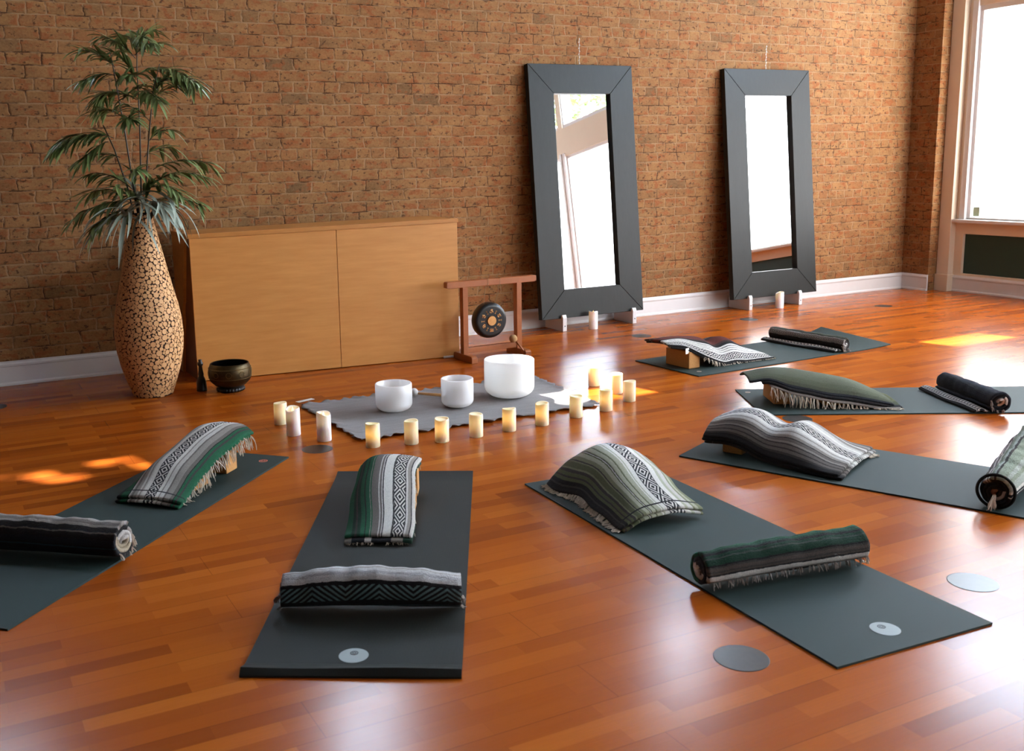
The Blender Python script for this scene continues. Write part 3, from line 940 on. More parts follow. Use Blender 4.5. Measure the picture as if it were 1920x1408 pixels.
for s in (-1, 1):
    tube(bm, [(0.045 * s, 0.015, 0.125), (0.055 * s + 0.01, 0.0, 0.2), (0.05 * s + 0.02, -0.002, 0.275)], 0.0022, 5)
    tube(bm, [(0.05 * s + 0.02, -0.03, 0.272), (0.05 * s + 0.02, -0.032, 0.320), (0.05 * s + 0.02, 0.032, 0.320), (0.05 * s + 0.02, 0.03, 0.264), (0.05 * s + 0.02, -0.03, 0.264)], 0.0022, 5)
tube(bm, [(0.05, 0.0, 0.329), (0.07, -0.01, 0.345), (0.095, 0.0, 0.338)], 0.002, 5)
obj('hanging_cord', bm, M['string'], gong)

gm = empty('gong_mallet', (-5.475, -1.005, 0))
tag(gm, 'gong mallet with a round tan head leaning on the lower rail of the gong stand', 'mallet')
bm = bmesh.new()
bmesh.ops.create_uvsphere(bm, u_segments=20, v_segments=14, radius=0.031, matrix=Matrix.Translation((0, 0.0, 0.132)))
obj('head', bm, plain('tan_suede', lin(176, 138, 92), 0.9, 0.2, 60), gm, True)
bm = bmesh.new()
tube(bm, [(0, 0.0, 0.135), (0.035, -0.05, 0.07), (0.065, -0.098, 0.008)], 0.0065, 8)
obj('handle', bm, M['teak'], gm, True)

# ------------------------------------------------------------------ grey cloth with the white quartz bowls
cl_c = [(-7.396, -1.655), (-5.765, -1.745), (-5.835, -2.615), (-7.385, -2.605)]
bm = bmesh.new()
nu, nv = 120, 66
grid = []
for i in range(nu + 1):
    u = i / nu
    row = []
    for j in range(nv + 1):
        v = j / nv
        p = (Vector(cl_c[0]) * (1 - u) * (1 - v) + Vector(cl_c[1]) * u * (1 - v) + Vector(cl_c[2]) * u * v + Vector(cl_c[3]) * (1 - u) * v)
        ed = min(v, 1 - v, u * 1.6, (1 - u) * 1.6)
        wav = math.exp(-ed / 0.03)
        x, y = p.x, p.y
        y += wav * (0.012 * math.sin(x * 47) + 0.008 * math.sin(x * 91 + 1)) * (1 if min(v, 1 - v) < 0.1 else 0)
        x += wav * (0.010 * math.sin(y * 55) + 0.006 * math.sin(y * 120)) * (1 if min(u, 1 - u) < 0.07 else 0)
        z = 0.005 + wav * (0.007 + 0.007 * math.sin(x * 60 + y * 52)) + 0.003 * (1 + math.sin(x * 9 + y * 23)) * math.exp(-((v - 0.55) / 0.2) ** 2) * (u < 0.45)
        row.append(bm.verts.new((x, y, max(z, 0.004))))
    grid.append(row)
for i in range(nu):
    for j in range(nv):
        bm.faces.new((grid[i][j], grid[i][j + 1], grid[i + 1][j + 1], grid[i + 1][j]))
bmesh.ops.recalc_face_normals(bm, faces=bm.faces)
cl = obj('floor_cloth', bm, M['cloth'], smooth=True)
md = cl.modifiers.new('thickness', 'SOLIDIFY'); md.thickness = 0.003; md.offset = -1
tag(cl, 'grey woven cloth spread on the floor under the white bowls', 'cloth')
bm = newbox(-0.06, 0.06, -0.018, 0.018, 0.0, 0.0015)
o = obj('care_tag', bm, M['tagwhite'], cl, loc=(-7.345, -1.625, 0.021), rz=0.3)
o['label'] = 'white fabric tag'


def quartz_bowl(r, h, loc, lab):
    bm = bmesh.new()
    cr = r * 0.55
    pr = [(0, 0.0)]
    for k in range(9):
        a = -PI / 2 + PI / 2 * k / 8
        pr.append((r - cr + cr * math.cos(a), cr * 0.8 + cr * 0.8 * math.sin(a)))
    pr += [(r * 1.005, h * 0.7), (r, h - 0.004), (r - 0.003, h), (r - 0.008, h), (r - 0.011, h - 0.004), (r - 0.011, h * 0.6)]
    for k in range(8, -1, -1):
        a = -PI / 2 + PI / 2 * k / 8
        pr.append((max(0, (r - 0.011) - cr + cr * math.cos(a)), 0.011 + cr * 0.8 + cr * 0.8 * math.sin(a)))
    pr.append((0, 0.011))
    lathe(bm, pr, 72)
    return tag(obj('crystal_bowl', bm, M['quartz'], smooth=True, loc=loc), lab, 'bowl', 'white crystal singing bowls')


quartz_bowl(0.109, 0.165, (-6.955, -2.10, 0.010), 'white frosted crystal bowl at the left end of the grey cloth')
quartz_bowl(0.097, 0.172, (-6.585, -2.205, 0.010), 'smallest white frosted crystal bowl in the middle of the grey cloth')
quartz_bowl(0.155, 0.235, (-6.185, -2.14, 0.010), 'largest white frosted crystal bowl at the right of the grey cloth')

bml = empty('bowl_mallet', (-6.70, -1.86, 0.009))
tag(bml, 'small mallet with a white round head lying between the two smaller white bowls', 'mallet')
bm = bmesh.new()
bmesh.ops.create_uvsphere(bm, u_segments=20, v_segments=14, radius=0.026, matrix=Matrix.Translation((0, 0.02, 0.027)))
obj('head', bm, M['felt'], bml, True)
bm = bmesh.new()
hd = Vector((0.149, -0.115, 0)).normalized()
tube(bm, [Vector((0, 0.02, 0.022)) + hd * q for q in (0.02, 0.06, 0.13, 0.185, 0.19)], [0.007, 0.0085, 0.0095, 0.0105, 0.008], 10)
for v in bm.verts: v.co.z = v.co.z - (v.co - Vector((0, 0.02, 0))).xy.length * 0.055
obj('handle', bm, M['beech'], bml, True)


# ------------------------------------------------------------------ candles
def make_candle(r, h, mat, wavy, flame):
    o = empty('led_candle')
    bm = bmesh.new()
    seg = 40
    rings = []
    prof = [(r * 0.96, 0), (r, 0.004), (r, h * 0.3), (r, h * 0.6), (r, 0.0), (r * 0.97, 0.0), (r * 0.86, 0.0), (r * 0.82, -0.012 if flame else -0.003), (r * 0.78, -0.03 if flame else -0.005)]
    for k, (rr, zz) in enumerate(prof):
        ring = []
        for i in range(seg):
            a = 2 * PI * i / seg
            top = h + wavy * (0.006 * math.sin(a + 2.6) + 0.003 * math.sin(2 * a + 1))
            z = zz if k < 4 else top - (0.006 if k == 4 else 0.0 if k == 5 else 0.002 if k == 6 else -zz)
            ring.append(bm.verts.new((rr * math.cos(a), rr * math.sin(a), z)))
        rings.append(ring)
    for a, b in zip(rings[:-1], rings[1:]):
        for i in range(seg): bm.faces.new((a[i], a[(i + 1) % seg], b[(i + 1) % seg], b[i]))
    bm.faces.new(rings[0][::-1]); bm.faces.new(rings[-1])
    obj('wax', bm, mat, o, True)
    if flame:
        bm = bmesh.new()
        lathe(bm, [(0, h - 0.03), (0.005, h - 0.024), (0.0065, h - 0.014), (0.004, h - 0.002), (0, h + 0.008)], 12)
        obj('flame', bm, M['flame'], o, True)
    return o


protos = {'dim': make_candle(0.0375, 0.125, M['wax_dim'], 0.35, False), 'lit': make_candle(0.0375, 0.125, M['wax_lit'], 0.6, False), 'white': make_candle(0.0385, 0.152, M['wax_white'], 1.3, True)}
used = set()
G1 = 'flameless candles around the grey cloth'
cands = [(-7.626, -2.011, 'dim', 'short ivory candle farthest left, half behind a taller white candle', G1),
         (-7.640, -2.280, 'white', 'tall white candle with a glowing tip in front of the farthest left ivory candle', G1),
         (-7.531, -2.469, 'white', 'tall white candle standing just behind the dark floor dot left of the cloth', G1),
         (-7.351, -2.712, 'lit', 'ivory candle with a bright amber glow at the front left corner of the cloth', G1),
         (-7.154, -2.765, 'dim', 'ivory candle in front of the left white bowl, second in the row before the cloth', G1),
         (-6.997, -2.812, 'lit', 'ivory candle glowing amber, third in the row along the front of the cloth', G1),
         (-6.796, -2.820, 'dim', 'pale ivory candle directly in front of the smallest white bowl', G1),
         (-6.585, -2.811, 'lit', 'ivory candle with a wavy rim and amber glow in front of the largest white bowl', G1),
         (-6.367, -2.802, 'lit', 'ivory candle just right of the wavy rimmed one before the largest bowl', G1),
         (-6.108, -2.755, 'dim', 'pale ivory candle beside the sunlit patch at the front right of the cloth', G1),
         (-5.875, -2.722, 'lit', 'ivory candle at the front right corner of the grey cloth', G1),
         (-5.619, -2.608, 'dim', 'ivory candle farthest right of all around the cloth', G1),
         (-5.557, -2.398, 'dim', 'candle lit white by the sun near the right end of the cloth', G1),
         (-5.552, -2.150, 'dim', 'ivory candle standing farthest back at the right of the cloth', G1),
         (-4.27, -0.335, 'white', 'tall white candle under the mirror beside the gong stand', 'white candles under the mirrors'),
         (-2.12, -0.352, 'white', 'tall white candle under the mirror nearest the window', 'white candles under the mirrors')]
for i, (x, y, kind, lab, grp) in enumerate(cands):
    o = protos[kind] if kind not in used else copy_tree(protos[kind])
    used.add(kind)
    o.location = (x, y, 0)
    o.rotation_euler = (0, 0, 1.7 * i)
    tag(o, lab, 'candle', grp)

# ------------------------------------------------------------------ dark round floor markers
bm = bmesh.new()
lathe(bm, [(0, 0.0012), (0.078, 0.0012), (0.080, 0.0008), (0.080, 0.0)], 56)
disc0 = obj('floor_marker', bm, M['disc'], smooth=False)
G = 'round floor markers'
for i, (x, y, lab) in enumerate([(-7.622, -2.608, 'dark round floor marker in front of the tall white candles left of the cloth'),
                                 (-7.287, -5.324, 'shiny dark floor marker in the foreground, left of the mat with the green roll'),
                                 (-6.23, -5.304, 'shiny dark floor marker at the right edge of the picture beyond the foreground mat'),
                                 (-4.15, -0.848, 'dark round floor marker in front of the mirror beside the gong stand'),
                                 (-2.837, -0.698, 'dark round floor marker in front of the mirror nearest the window'),
                                 (-1.244, -0.812, 'dark round floor marker in the far corner near the window wall'),
                                 (-5.09, -3.43, 'dark floor marker partly hidden behind the grey striped draped blanket'),
                                 (-9.075, -0.66, 'dark floor marker at the left edge of the picture beside the white baseboard')]):
    o = disc0 if i == 0 else disc0.copy()
    if i: COL.objects.link(o)
    o.location = (x, y, 0.0)
    tag(o, lab, 'floor marker', G)

# ------------------------------------------------------------------ yoga mats
# name: inner end centre, outward angle, width, length
MATS = {'A': ((-8.006, -2.478), -135.42, 0.582, 1.967), 'B': ((-7.406, -3.230), -119.64, 0.643, 1.897), 'C': ((-6.684, -3.665), -92.96, 0.634, 1.858),
        'D': ((-5.046, -3.006), -29.35, 0.633, 1.95), 'E': ((-5.827, -3.530), -65.80, 0.646, 1.95), 'F': ((-4.829, -1.986), 2.19, 0.649, 1.93)}
MZ = {'A': 0.007, 'B': 0.007, 'C': 0.007, 'D': 0.007, 'E': 0.007, 'F': 0.007}
# in each mat's own frame x runs outward from the inner end, y to the left looking outward


def frame(k):
    (x, y), a, w, l = MATS[k]
    return (x, y), math.radians(a), w, l


def make_mat(k, mat, lab, lift=None, logo=None):
    c, a, w, l = frame(k)
    r = empty('yoga_mat', (c[0], c[1], 0), a)
    tag(r, lab, 'yoga mat', 'yoga mats laid out around the candles')
    bm = bmesh.new()
    nx, ny = 105, 24
    th = MZ[k]
    top, bot = [], []
    for i in range(nx + 1):
        tr, br = [], []
        for j in range(ny + 1):
            x, y = l * i / nx, -w / 2 + w * j / ny
            dz = lift(x, y) if lift else 0.0
            tr.append(bm.verts.new((x, y, th + dz))); br.append(bm.verts.new((x, y, 0.0004 + dz)))
        top.append(tr); bot.append(br)
    for i in range(nx):
        for j in range(ny):
            bm.faces.new((top[i][j], top[i + 1][j], top[i + 1][j + 1], top[i][j + 1]))
            bm.faces.new((bot[i][j], bot[i][j + 1], bot[i + 1][j + 1], bot[i + 1][j]))
    for i in range(nx):
        bm.faces.new((top[i][0], bot[i][0], bot[i + 1][0], top[i + 1][0])); bm.faces.new((top[i][ny], top[i + 1][ny], bot[i + 1][ny], bot[i][ny]))
    for j in range(ny):
        bm.faces.new((top[0][j], top[0][j + 1], bot[0][j + 1], bot[0][j])); bm.faces.new((top[nx][j], bot[nx][j], bot[nx][j + 1], top[nx][j + 1]))
    obj('sheet', bm, mat, r)
    if logo:
        kind, lx, ly = logo
        lz = th + (lift(lx, ly) if lift else 0) + 0.0006
        if kind == 'disc':
            bm = bmesh.new()
            lathe(bm, [(0, 0.0006), (0.044, 0.0006), (0.045, 0)], 44)
            d = tag(obj('printed_disc', bm, M['greydisc'], r, loc=(lx, ly, lz)), label='silver grey printed disc')
            par, col, R, off, z0 = d, M['darkprint'], 0.0125, -0.014, 0.0008
        else:
            par, col, R, off, z0 = r, M['redprint'] if kind == 'red' else M['pinkprint'], 0.022 if kind == 'red' else 0.016, 0.0, lz
        bm = bmesh.new()
        lathe(bm, [(R * 0.78, z0), (R * 0.78, z0 + 0.0004), (R, z0 + 0.0004), (R, z0)], 32, (off, 0, 0))
        for q in range(8):                                       # petals of the small flower emblem
            t = 2 * PI * q / 8
            dx, dy = math.cos(t), math.sin(t)
            vs = [bm.verts.new((off + dx * rr * R - dy * ss * R, dy * rr * R + dx * ss * R, z0 + 0.0003)) for rr, ss in ((0.18, 0), (0.42, 0.15), (0.72, 0), (0.42, -0.15))]
            bm.faces.new(vs)
        o = obj('emblem', bm, col, par)
        if kind != 'disc': o.location = (lx, ly, 0)
    return r


make_mat('A', M['matgreen'], 'slate green yoga mat cut off by the left edge of the picture', logo=('red', 0.10, 0.20))
make_mat('B', M['matgrey'], 'dark grey ribbed yoga mat in the left foreground with a curled near end',
         lift=lambda x, y: (0.016 * min(1, max(0, (x - 1.825) / 0.05)) ** 1.5 - 0.020 * max(0, (x - 1.879) / 0.018)) * (1 + 0.15 * math.sin(y * 11)) + 0.0045 * max(0, (x - 1.879) / 0.018) + 0.010 * max(0, (0.14 - x) / 0.14) ** 2, logo=('disc', 1.775, -0.005))
make_mat('C', M['matgreen'], 'slate green yoga mat in the centre foreground carrying a dark green blanket roll', logo=('disc', 1.745, -0.01))
make_mat('D', M['matgreen'], 'slate green yoga mat running to the right edge of the picture, second from the back', logo=('pink', 0.055, 0.23))
make_mat('E', M['matgreen'], 'slate green yoga mat running off the right edge between two other mats')
make_mat('F', M['matgreen'], 'slate green yoga mat farthest back with an upturned far end, near the mirrors',
         lift=lambda x, y: 0.055 * max(0, (x - 1.62) / 0.31) ** 1.5 * max(0.15, 0.6 + y * 1.3), logo=('pink', 0.10, -0.22))


# ------------------------------------------------------------------ blankets
def uvset(me, uvs):
    lay = me.uv_layers.new(name='UVMap')
    li = np.empty(len(me.loops), dtype=np.int32)
    me.loops.foreach_get('vertex_index', li)
    lay.data.foreach_set('uv', np.asarray(uvs, dtype=np.float32)[li].ravel())


def mesh_np(name, co, faces, uvs, mat, parent):
    me = bpy.data.meshes.new(name)
    me.from_pydata([tuple(c) for c in co], [], faces)
    uvset(me, uvs)
    me.materials.append(mat)
    for p in me.polygons: p.use_smooth = True
    o = bpy.data.objects.new(name, me)
    COL.objects.link(o)
    o.parent = parent
    return o


def wob(x, y, seed):
    return (math.sin(x * 15 + seed) * math.sin(y * 13 + seed * 1.7) + 0.45 * math.sin(x * 29 + y * 9 + seed * 2.3) + 0.5 * math.sin(y * 37 - x * 13 + seed)) * 0.5


def smooth_interp(tt, ts, vals):
    """monotone-ish cubic through the profile points"""
    ts = np.asarray(ts, float); vals = np.asarray(vals, float)
    d = np.gradient(vals, ts)
    i = np.clip(np.searchsorted(ts, tt) - 1, 0, len(ts) - 2)
    h = ts[i + 1] - ts[i]; f = (tt - ts[i]) / h
    h00 = 2 * f ** 3 - 3 * f ** 2 + 1; h10 = f ** 3 - 2 * f ** 2 + f; h01 = -2 * f ** 3 + 3 * f ** 2; h11 = f ** 3 - f ** 2
    return h00 * vals[i] + h10 * h * d[i] + h01 * vals[i + 1] + h11 * h * d[i + 1]


class Drape:
    """folded blanket laid over blocks; rows: (t, z centre, s low side, s high side, z low edge, z high edge)"""
    def __init__(s, rows, zmin, p=2.6, amp=0.006, seed=1.0, ripple=0.004):
        s.ripple = ripple
        s.r = np.array(rows, float); s.zmin = zmin; s.p = p; s.amp = amp; s.seed = seed
        s.t0, s.t1 = s.r[0, 0], s.r[-1, 0]

    def at(s, t):
        return [float(smooth_interp(np.array(t), s.r[:, 0], s.r[:, k])) for k in range(1, 6)]

    def top(s, t, a):
        zc, s0, s1, z0, z1 = s.at(t)
        m = (s0 + s1) / 2; hw = (s1 - s0) / 2
        ze = z0 if a < 0 else z1
        z = zc + (ze - zc) * abs(a) ** s.p
        y = m + hw * a
        k = s.amp * wob(t, y, s.seed)
        rip = abs(a) ** 4 * s.ripple * (math.sin(t * 11 + s.seed * 3 + (2 if a > 0 else 0)) + 0.4 * math.sin(t * 23 + s.seed))
        y += (rip if a > 0 else -rip)
        k += -0.35 * rip
        return y, max(z + k, s.zmin + 0.004)

    def layer(s, name, mat, parent, drop, th, grow=0.0, nt=70, na=44, t0=None, t1=None, vr=(0, 1)):
        t0 = s.t0 if t0 is None else t0; t1 = s.t1 if t1 is None else t1
        co, uv = [], []
        ring = 2 * (na + 1) + 6
        rows = []
        tv = np.linspace(t0, t1, nt + 1)
        ext = [(t0 - th * 0.42, 0.35)] + [(t, 1.0) for t in tv] + [(t1 + th * 0.42, 0.35)]
        for t, f in ext:
            tq = min(max(t, s.t0), s.t1)
            row = []
            tp, bt = [], []
            for j in range(na + 1):
                a = -1 + 2 * j / na
                y, z = s.top(tq, a)
                zc, s0, s1, _, _ = s.at(tq)
                y += (grow if a > 0 else -grow) * abs(a) ** 3
                z = z - drop
                zt = z - th * (1 - f) * 0.5
                zb = z - th * (1 + f) * 0.5
                zt = max(zt, s.zmin + 0.0075 + th * 0.5); zb = max(zb, s.zmin + 0.0012)
                v = vr[0] + (vr[1] - vr[0]) * j / na
                tp.append((t, -y, zt, v)); bt.append((t, -y, zb, v))
            acc = [0.0]
            for q0, q1 in zip(tp[:-1], tp[1:]): acc.append(acc[-1] + math.hypot(q1[1] - q0[1], q1[2] - q0[2]))
            tp = [(q[0], q[1], q[2], vr[0] + (vr[1] - vr[0]) * c_ / acc[-1]) for q, c_ in zip(tp, acc)]
            bt = [(q[0], q[1], q[2], w_[3]) for q, w_ in zip(bt, tp)]
            # rounded selvedges
            def edge(p, q, sg):
                out = []
                for k in (1, 2, 3):
                    an = PI * k / 4
                    zc_, hh = (p[2] + q[2]) / 2, (p[2] - q[2]) / 2
                    out.append((t, p[1] - sg * abs(hh) * 0.8 * math.sin(an), zc_ + hh * math.cos(an), p[3]))
                return out
            row = tp + edge(tp[-1], bt[-1], 1) + bt[::-1] + [(q[0], q[1], q[2], q[3]) for q in edge(tp[0], bt[0], -1)[::-1]]
            rows.append(row)
        n = len(rows[0])
        for row in rows:
            for x, y, z, v in row:
                co.append((x, y, z)); uv.append((x, v))
        faces = []
        for i in range(len(rows) - 1):
            for j in range(n):
                k = (j + 1) % n
                faces.append((i * n + j, (i + 1) * n + j, (i + 1) * n + k, i * n + k))
        faces.append(tuple(range(n)))
        last = (len(rows) - 1) * n
        faces.append(tuple(last + j for j in range(n - 1, -1, -1)))
        return mesh_np(name, co, faces, uv, mat, parent)


def tassels(name, parent, mat, roots, length, spread=0.35, per=4, rad=0.0017):
    """knotted fringe: at every root a small bunch of strands; roots = (x, y, z, outward direction)"""
    bm = bmesh.new()
    for (x, y, z, dx, dy, floor_z) in roots:
        for q in range(per):
            L = length * random.uniform(0.6, 1.15)
            d = Vector((dx + random.uniform(-spread, spread), dy + random.uniform(-spread, spread), random.uniform(-0.9, -0.3)))
            d.normalize()
            p = Vector((x + random.uniform(-.004, .004), y + random.uniform(-.004, .004), z))
            pts = [p.copy()]
            for k in range(5):
                p = p + d * (L / 5)
                if p.z < floor_z + rad * 1.5: p.z = floor_z + rad * 1.5 + random.uniform(0, 0.002)
                pts.append(p.copy())
                d = (d + Vector((random.uniform(-.3, .3), random.uniform(-.3, .3), -0.45))).normalized()
            tube(bm, pts, [rad * 1.5, rad * 1.35, rad * 1.2, rad, rad, rad * 0.6], 4)
    return tag(obj(name, bm, mat, parent), kind='stuff')


def block(k, t0, t1, y0, y1, z0, z1, lab, skew=0.0):
    c, a, w, l = frame(k)
    r = empty('yoga_block', (c[0], c[1], 0), a)
    bm = newbox(-(t1 - t0) / 2, (t1 - t0) / 2, -(y1 - y0) / 2, (y1 - y0) / 2, 0, z1 - z0, 0.006)
    ca, sa = math.cos(a), math.sin(a)
    tx, ty = (t0 + t1) / 2, -(y0 + y1) / 2
    COL.objects.unlink(r); bpy.data.objects.remove(r)
    o = obj('yoga_block', bm, M['cork'], loc=(c[0] + ca * tx - sa * ty, c[1] + sa * tx + ca * ty, z0), rz=a + skew)
    return tag(o, lab, 'yoga block', 'cork blocks under the draped blankets')


def blanket_root(k, lab):
    c, a, w, l = frame(k)
    r = empty('folded_blanket', (c[0], c[1], 0), a)
    return tag(r, lab, 'blanket', 'striped blankets draped over cork blocks')


def side_roots(D, sign, t0, t1, n, drop, floor_z, out=0.25, inset=0.004):
    rs = []
    for i in range(n):
        t = t0 + (t1 - t0) * (i + random.uniform(-.3, .3)) / max(1, n - 1)
        y, z = D.top(min(max(t, D.t0), D.t1), sign)
        rs.append((t, -(y - sign * inset), max(z - drop, floor_z + 0.006), 0.0, -sign * out, floor_z))
    return rs


# s (the second axis used in the rows) grows to the right-hand side looking outward; the mat frame's y is -s
Z7 = 0.007
# --- A : far left
r = blanket_root('A', 'white and grey blanket with green edges draped over two blocks on the left mat')
DA = Drape([(0.13, 0.205, -0.17, 0.10, 0.165, 0.15), (0.24, 0.222, -0.165, 0.12, 0.175, 0.15), (0.38, 0.198, -0.155, 0.13, 0.15, 0.10), (0.5, 0.165, -0.155, 0.145, 0.12, 0.07), (0.62, 0.130, -0.16, 0.15, 0.08, 0.045), (0.74, 0.075, -0.175, 0.14, 0.045, 0.04), (0.82, 0.048, -0.19, 0.125, 0.04, 0.038)], Z7, 3.2, 0.004, 1.3)
wA = mat_wool('green_edged_white_wool', [(0, EG), (0.05, DK), (0.075, EG), (0.11, BK), (0.125, GR2), (0.17, GR), (0.25, GR2), (0.27, W1), (0.33, GR), (0.35, W0), (0.40, W0), (0.56, W0), (0.62, W1), (0.64, GR), (0.66, W1), (0.69, GR), (0.74, GR2), (0.77, GR), (0.79, W1), (0.805, EG2), (0.83, EG), (0.93, EG2), (0.96, NV)], (0.40, 0.555), (0.062, 1.6), hem=(0.785,))
DA.layer('top_fold', wA, r, 0.0, 0.016)
DA.layer('under_fold', wA, r, 0.017, 0.014, -0.004, t0=0.15, t1=0.835)
tassels('fringe', r, M['fringe'], side_roots(DA, -1, 0.15, 0.78, 26, 0.02, Z7, 0.3), 0.07, 0.3, 4, 0.0020)
block('A', 0.24, 0.34, -0.135, 0.095, Z7, 0.157, 'cork block standing upright under the high end of the blanket on the left mat')
block('A', 0.475, 0.615, -0.125, 0.105, Z7, 0.105, 'cork block lying flat under the middle of the blanket on the left mat')

# --- B : ribbed mat
r = blanket_root('B', 'dark green blanket with a white patterned stripe draped on the ribbed grey mat')
DB = Drape([(0.17, 0.150, -0.085, 0.185, 0.135, 0.10), (0.26, 0.170, -0.08, 0.185, 0.145, 0.10), (0.4, 0.158, -0.08, 0.18, 0.135, 0.085), (0.52, 0.140, -0.085, 0.175, 0.115, 0.07), (0.64, 0.112, -0.09, 0.17, 0.085, 0.05), (0.75, 0.075, -0.095, 0.165, 0.055, 0.042), (0.88, 0.046, -0.10, 0.16, 0.04, 0.038)], Z7, 3.4, 0.0035, 2.1)
wB = mat_wool('dark_green_wool_white_band', [(0, W1), (0.03, BK), (0.045, GR), (0.09, W1), (0.12, BK), (0.125, W0), (0.30, BK), (0.315, W0), (0.44, BK), (0.455, W1), (0.47, GR2), (0.50, W1), (0.515, GR2), (0.57, GR2), (0.61, EG), (0.63, GR), (0.64, EG), (0.70, BK), (0.715, EG), (0.78, EG2), (0.83, DK), (0.86, EG2), (0.91, EG)], (0.125, 0.30), (0.115, 2.0))
DB.layer('top_fold', wB, r, 0.0, 0.014)
DB.layer('under_fold', mat_wool('grey_green_wool_backing', [(0, EG2), (0.12, GR), (0.3, NV), (0.6, W1), (0.7, NV), (0.9, GR)]), r, 0.015, 0.014, 0.0, t0=0.19, t1=0.90)
fr = side_roots(DB, -1, 0.25, 0.8, 9, 0.008, Z7, 0.2)
for i in range(13):
    a = -0.9 + 1.8 * i / 12
    if abs(a + 0.1) < 0.12: continue
    y, z = DB.top(0.88, a)
    fr.append((0.895, -y, max(z - 0.022, 0.014), 0.35, 0.0, Z7))
tassels('fringe', r, M['fringe'], fr, 0.035, 0.4, 4, 0.0015)
block('B', 0.24, 0.34, -0.085, 0.145, Z7, 0.125, 'cork block under the high end of the dark green draped blanket')
block('B', 0.44, 0.59, -0.088, 0.142, Z7, 0.096, 'cork block under the middle of the dark green draped blanket')

# --- C : centre mat
r = blanket_root('C', 'olive and white striped blanket with a diamond band draped on the centre foreground mat')
DC = Drape([(0.09, 0.150, -0.20, 0.235, 0.06, 0.036), (0.17, 0.195, -0.195, 0.24, 0.10, 0.036), (0.28, 0.198, -0.17, 0.245, 0.115, 0.036), (0.40, 0.175, -0.15, 0.25, 0.10, 0.036), (0.52, 0.142, -0.13, 0.255, 0.085, 0.036), (0.62, 0.105, -0.12, 0.255, 0.07, 0.036), (0.70, 0.075, -0.115, 0.25, 0.05, 0.036)], Z7, 2.3, 0.007, 3.7, 0.016)
wC = mat_wool('olive_striped_wool', [(0, OL), (0.05, OL3), (0.09, OL), (0.12, W1), (0.18, OL3), (0.22, W0), (0.44, W0), (0.485, OL3), (0.50, W0), (0.515, OL3), (0.56, OL), (0.57, OL2), (0.575, OL3), (0.615, OL), (0.625, DK), (0.632, W1), (0.64, OL2), (0.652, OL3), (0.69, OL), (0.725, DK), (0.735, OL), (0.75, OL2), (0.80, OL), (0.815, DK), (0.84, OL2), (0.875, DK), (0.89, OL2), (0.915, BK), (0.95, DK), (0.965, BK)], (0.285, 0.44), (0.105, 2.2), hem=(0.672,))
DC.layer('top_fold', wC, r, 0.0, 0.014)
DC.layer('under_fold', wC, r, 0.015, 0.013, -0.006, t0=0.11, t1=0.71, vr=(0.1, 0.9))
fr = side_roots(DC, 1, 0.08, 0.7, 34, 0.014, Z7, 0.9, -0.002)
tassels('fringe', r, M['fringe'], fr, 0.055, 0.4, 5, 0.0026)
block('C', 0.18, 0.28, -0.115, 0.115, Z7, 0.157, 'cork block hidden under the high end of the olive striped blanket')
block('C', 0.42, 0.55, -0.08, 0.15, Z7, 0.098, 'cork block hidden under the middle of the olive striped blanket')

# --- D : right, second from back
r = blanket_root('D', 'plain olive green blanket with long white fringe on the mat second from the back')
DD = Drape([(-0.02, 0.178, -0.12, 0.10, 0.15, 0.155), (0.08, 0.200, -0.13, 0.115, 0.16, 0.165), (0.2, 0.205, -0.14, 0.15, 0.14, 0.13), (0.35, 0.185, -0.145, 0.165, 0.12, 0.10), (0.5, 0.158, -0.145, 0.18, 0.10, 0.08), (0.64, 0.112, -0.14, 0.20, 0.07, 0.06), (0.76, 0.055, -0.13, 0.215, 0.04, 0.032)], Z7, 2.4, 0.005, 4.4)
wD = mat_wool('olive_green_wool', [(0, OL2), (0.1, OL), (0.14, W1), (0.2, GR), (0.24, OL), (0.3, lin(112, 118, 96)), (0.55, lin(106, 112, 92)), (0.8, lin(98, 104, 82)), (0.9, lin(84, 90, 70)), (0.97, NV)])
DD.layer('top_fold', wD, r, 0.0, 0.013)
DD.layer('middle_fold', mat_wool('navy_lined_olive_wool', [(0, OL2), (0.8, lin(80, 86, 64)), (0.93, NV), (0.97, BK)]), r, 0.0145, 0.014, 0.012, t0=0.05, t1=0.80)
DD.layer('under_fold', mat_wool('pale_grey_wool', [(0, GR), (0.5, W1), (0.92, GR)]), r, 0.034, 0.010, 0.02, t0=0.09, t1=0.79)
tassels('fringe', r, M['fringe'], side_roots(DD, 1, 0.1, 0.8, 32, 0.040, Z7, 0.35, -0.016), 0.085, 0.25, 4, 0.0021)
block('D', 0.125, 0.225, -0.15, 0.085, Z7, 0.135, 'cork block under the high end of the plain olive blanket')
block('D', 0.40, 0.54, -0.11, 0.12, Z7, 0.10, 'cork block hidden under the middle of the plain olive blanket')

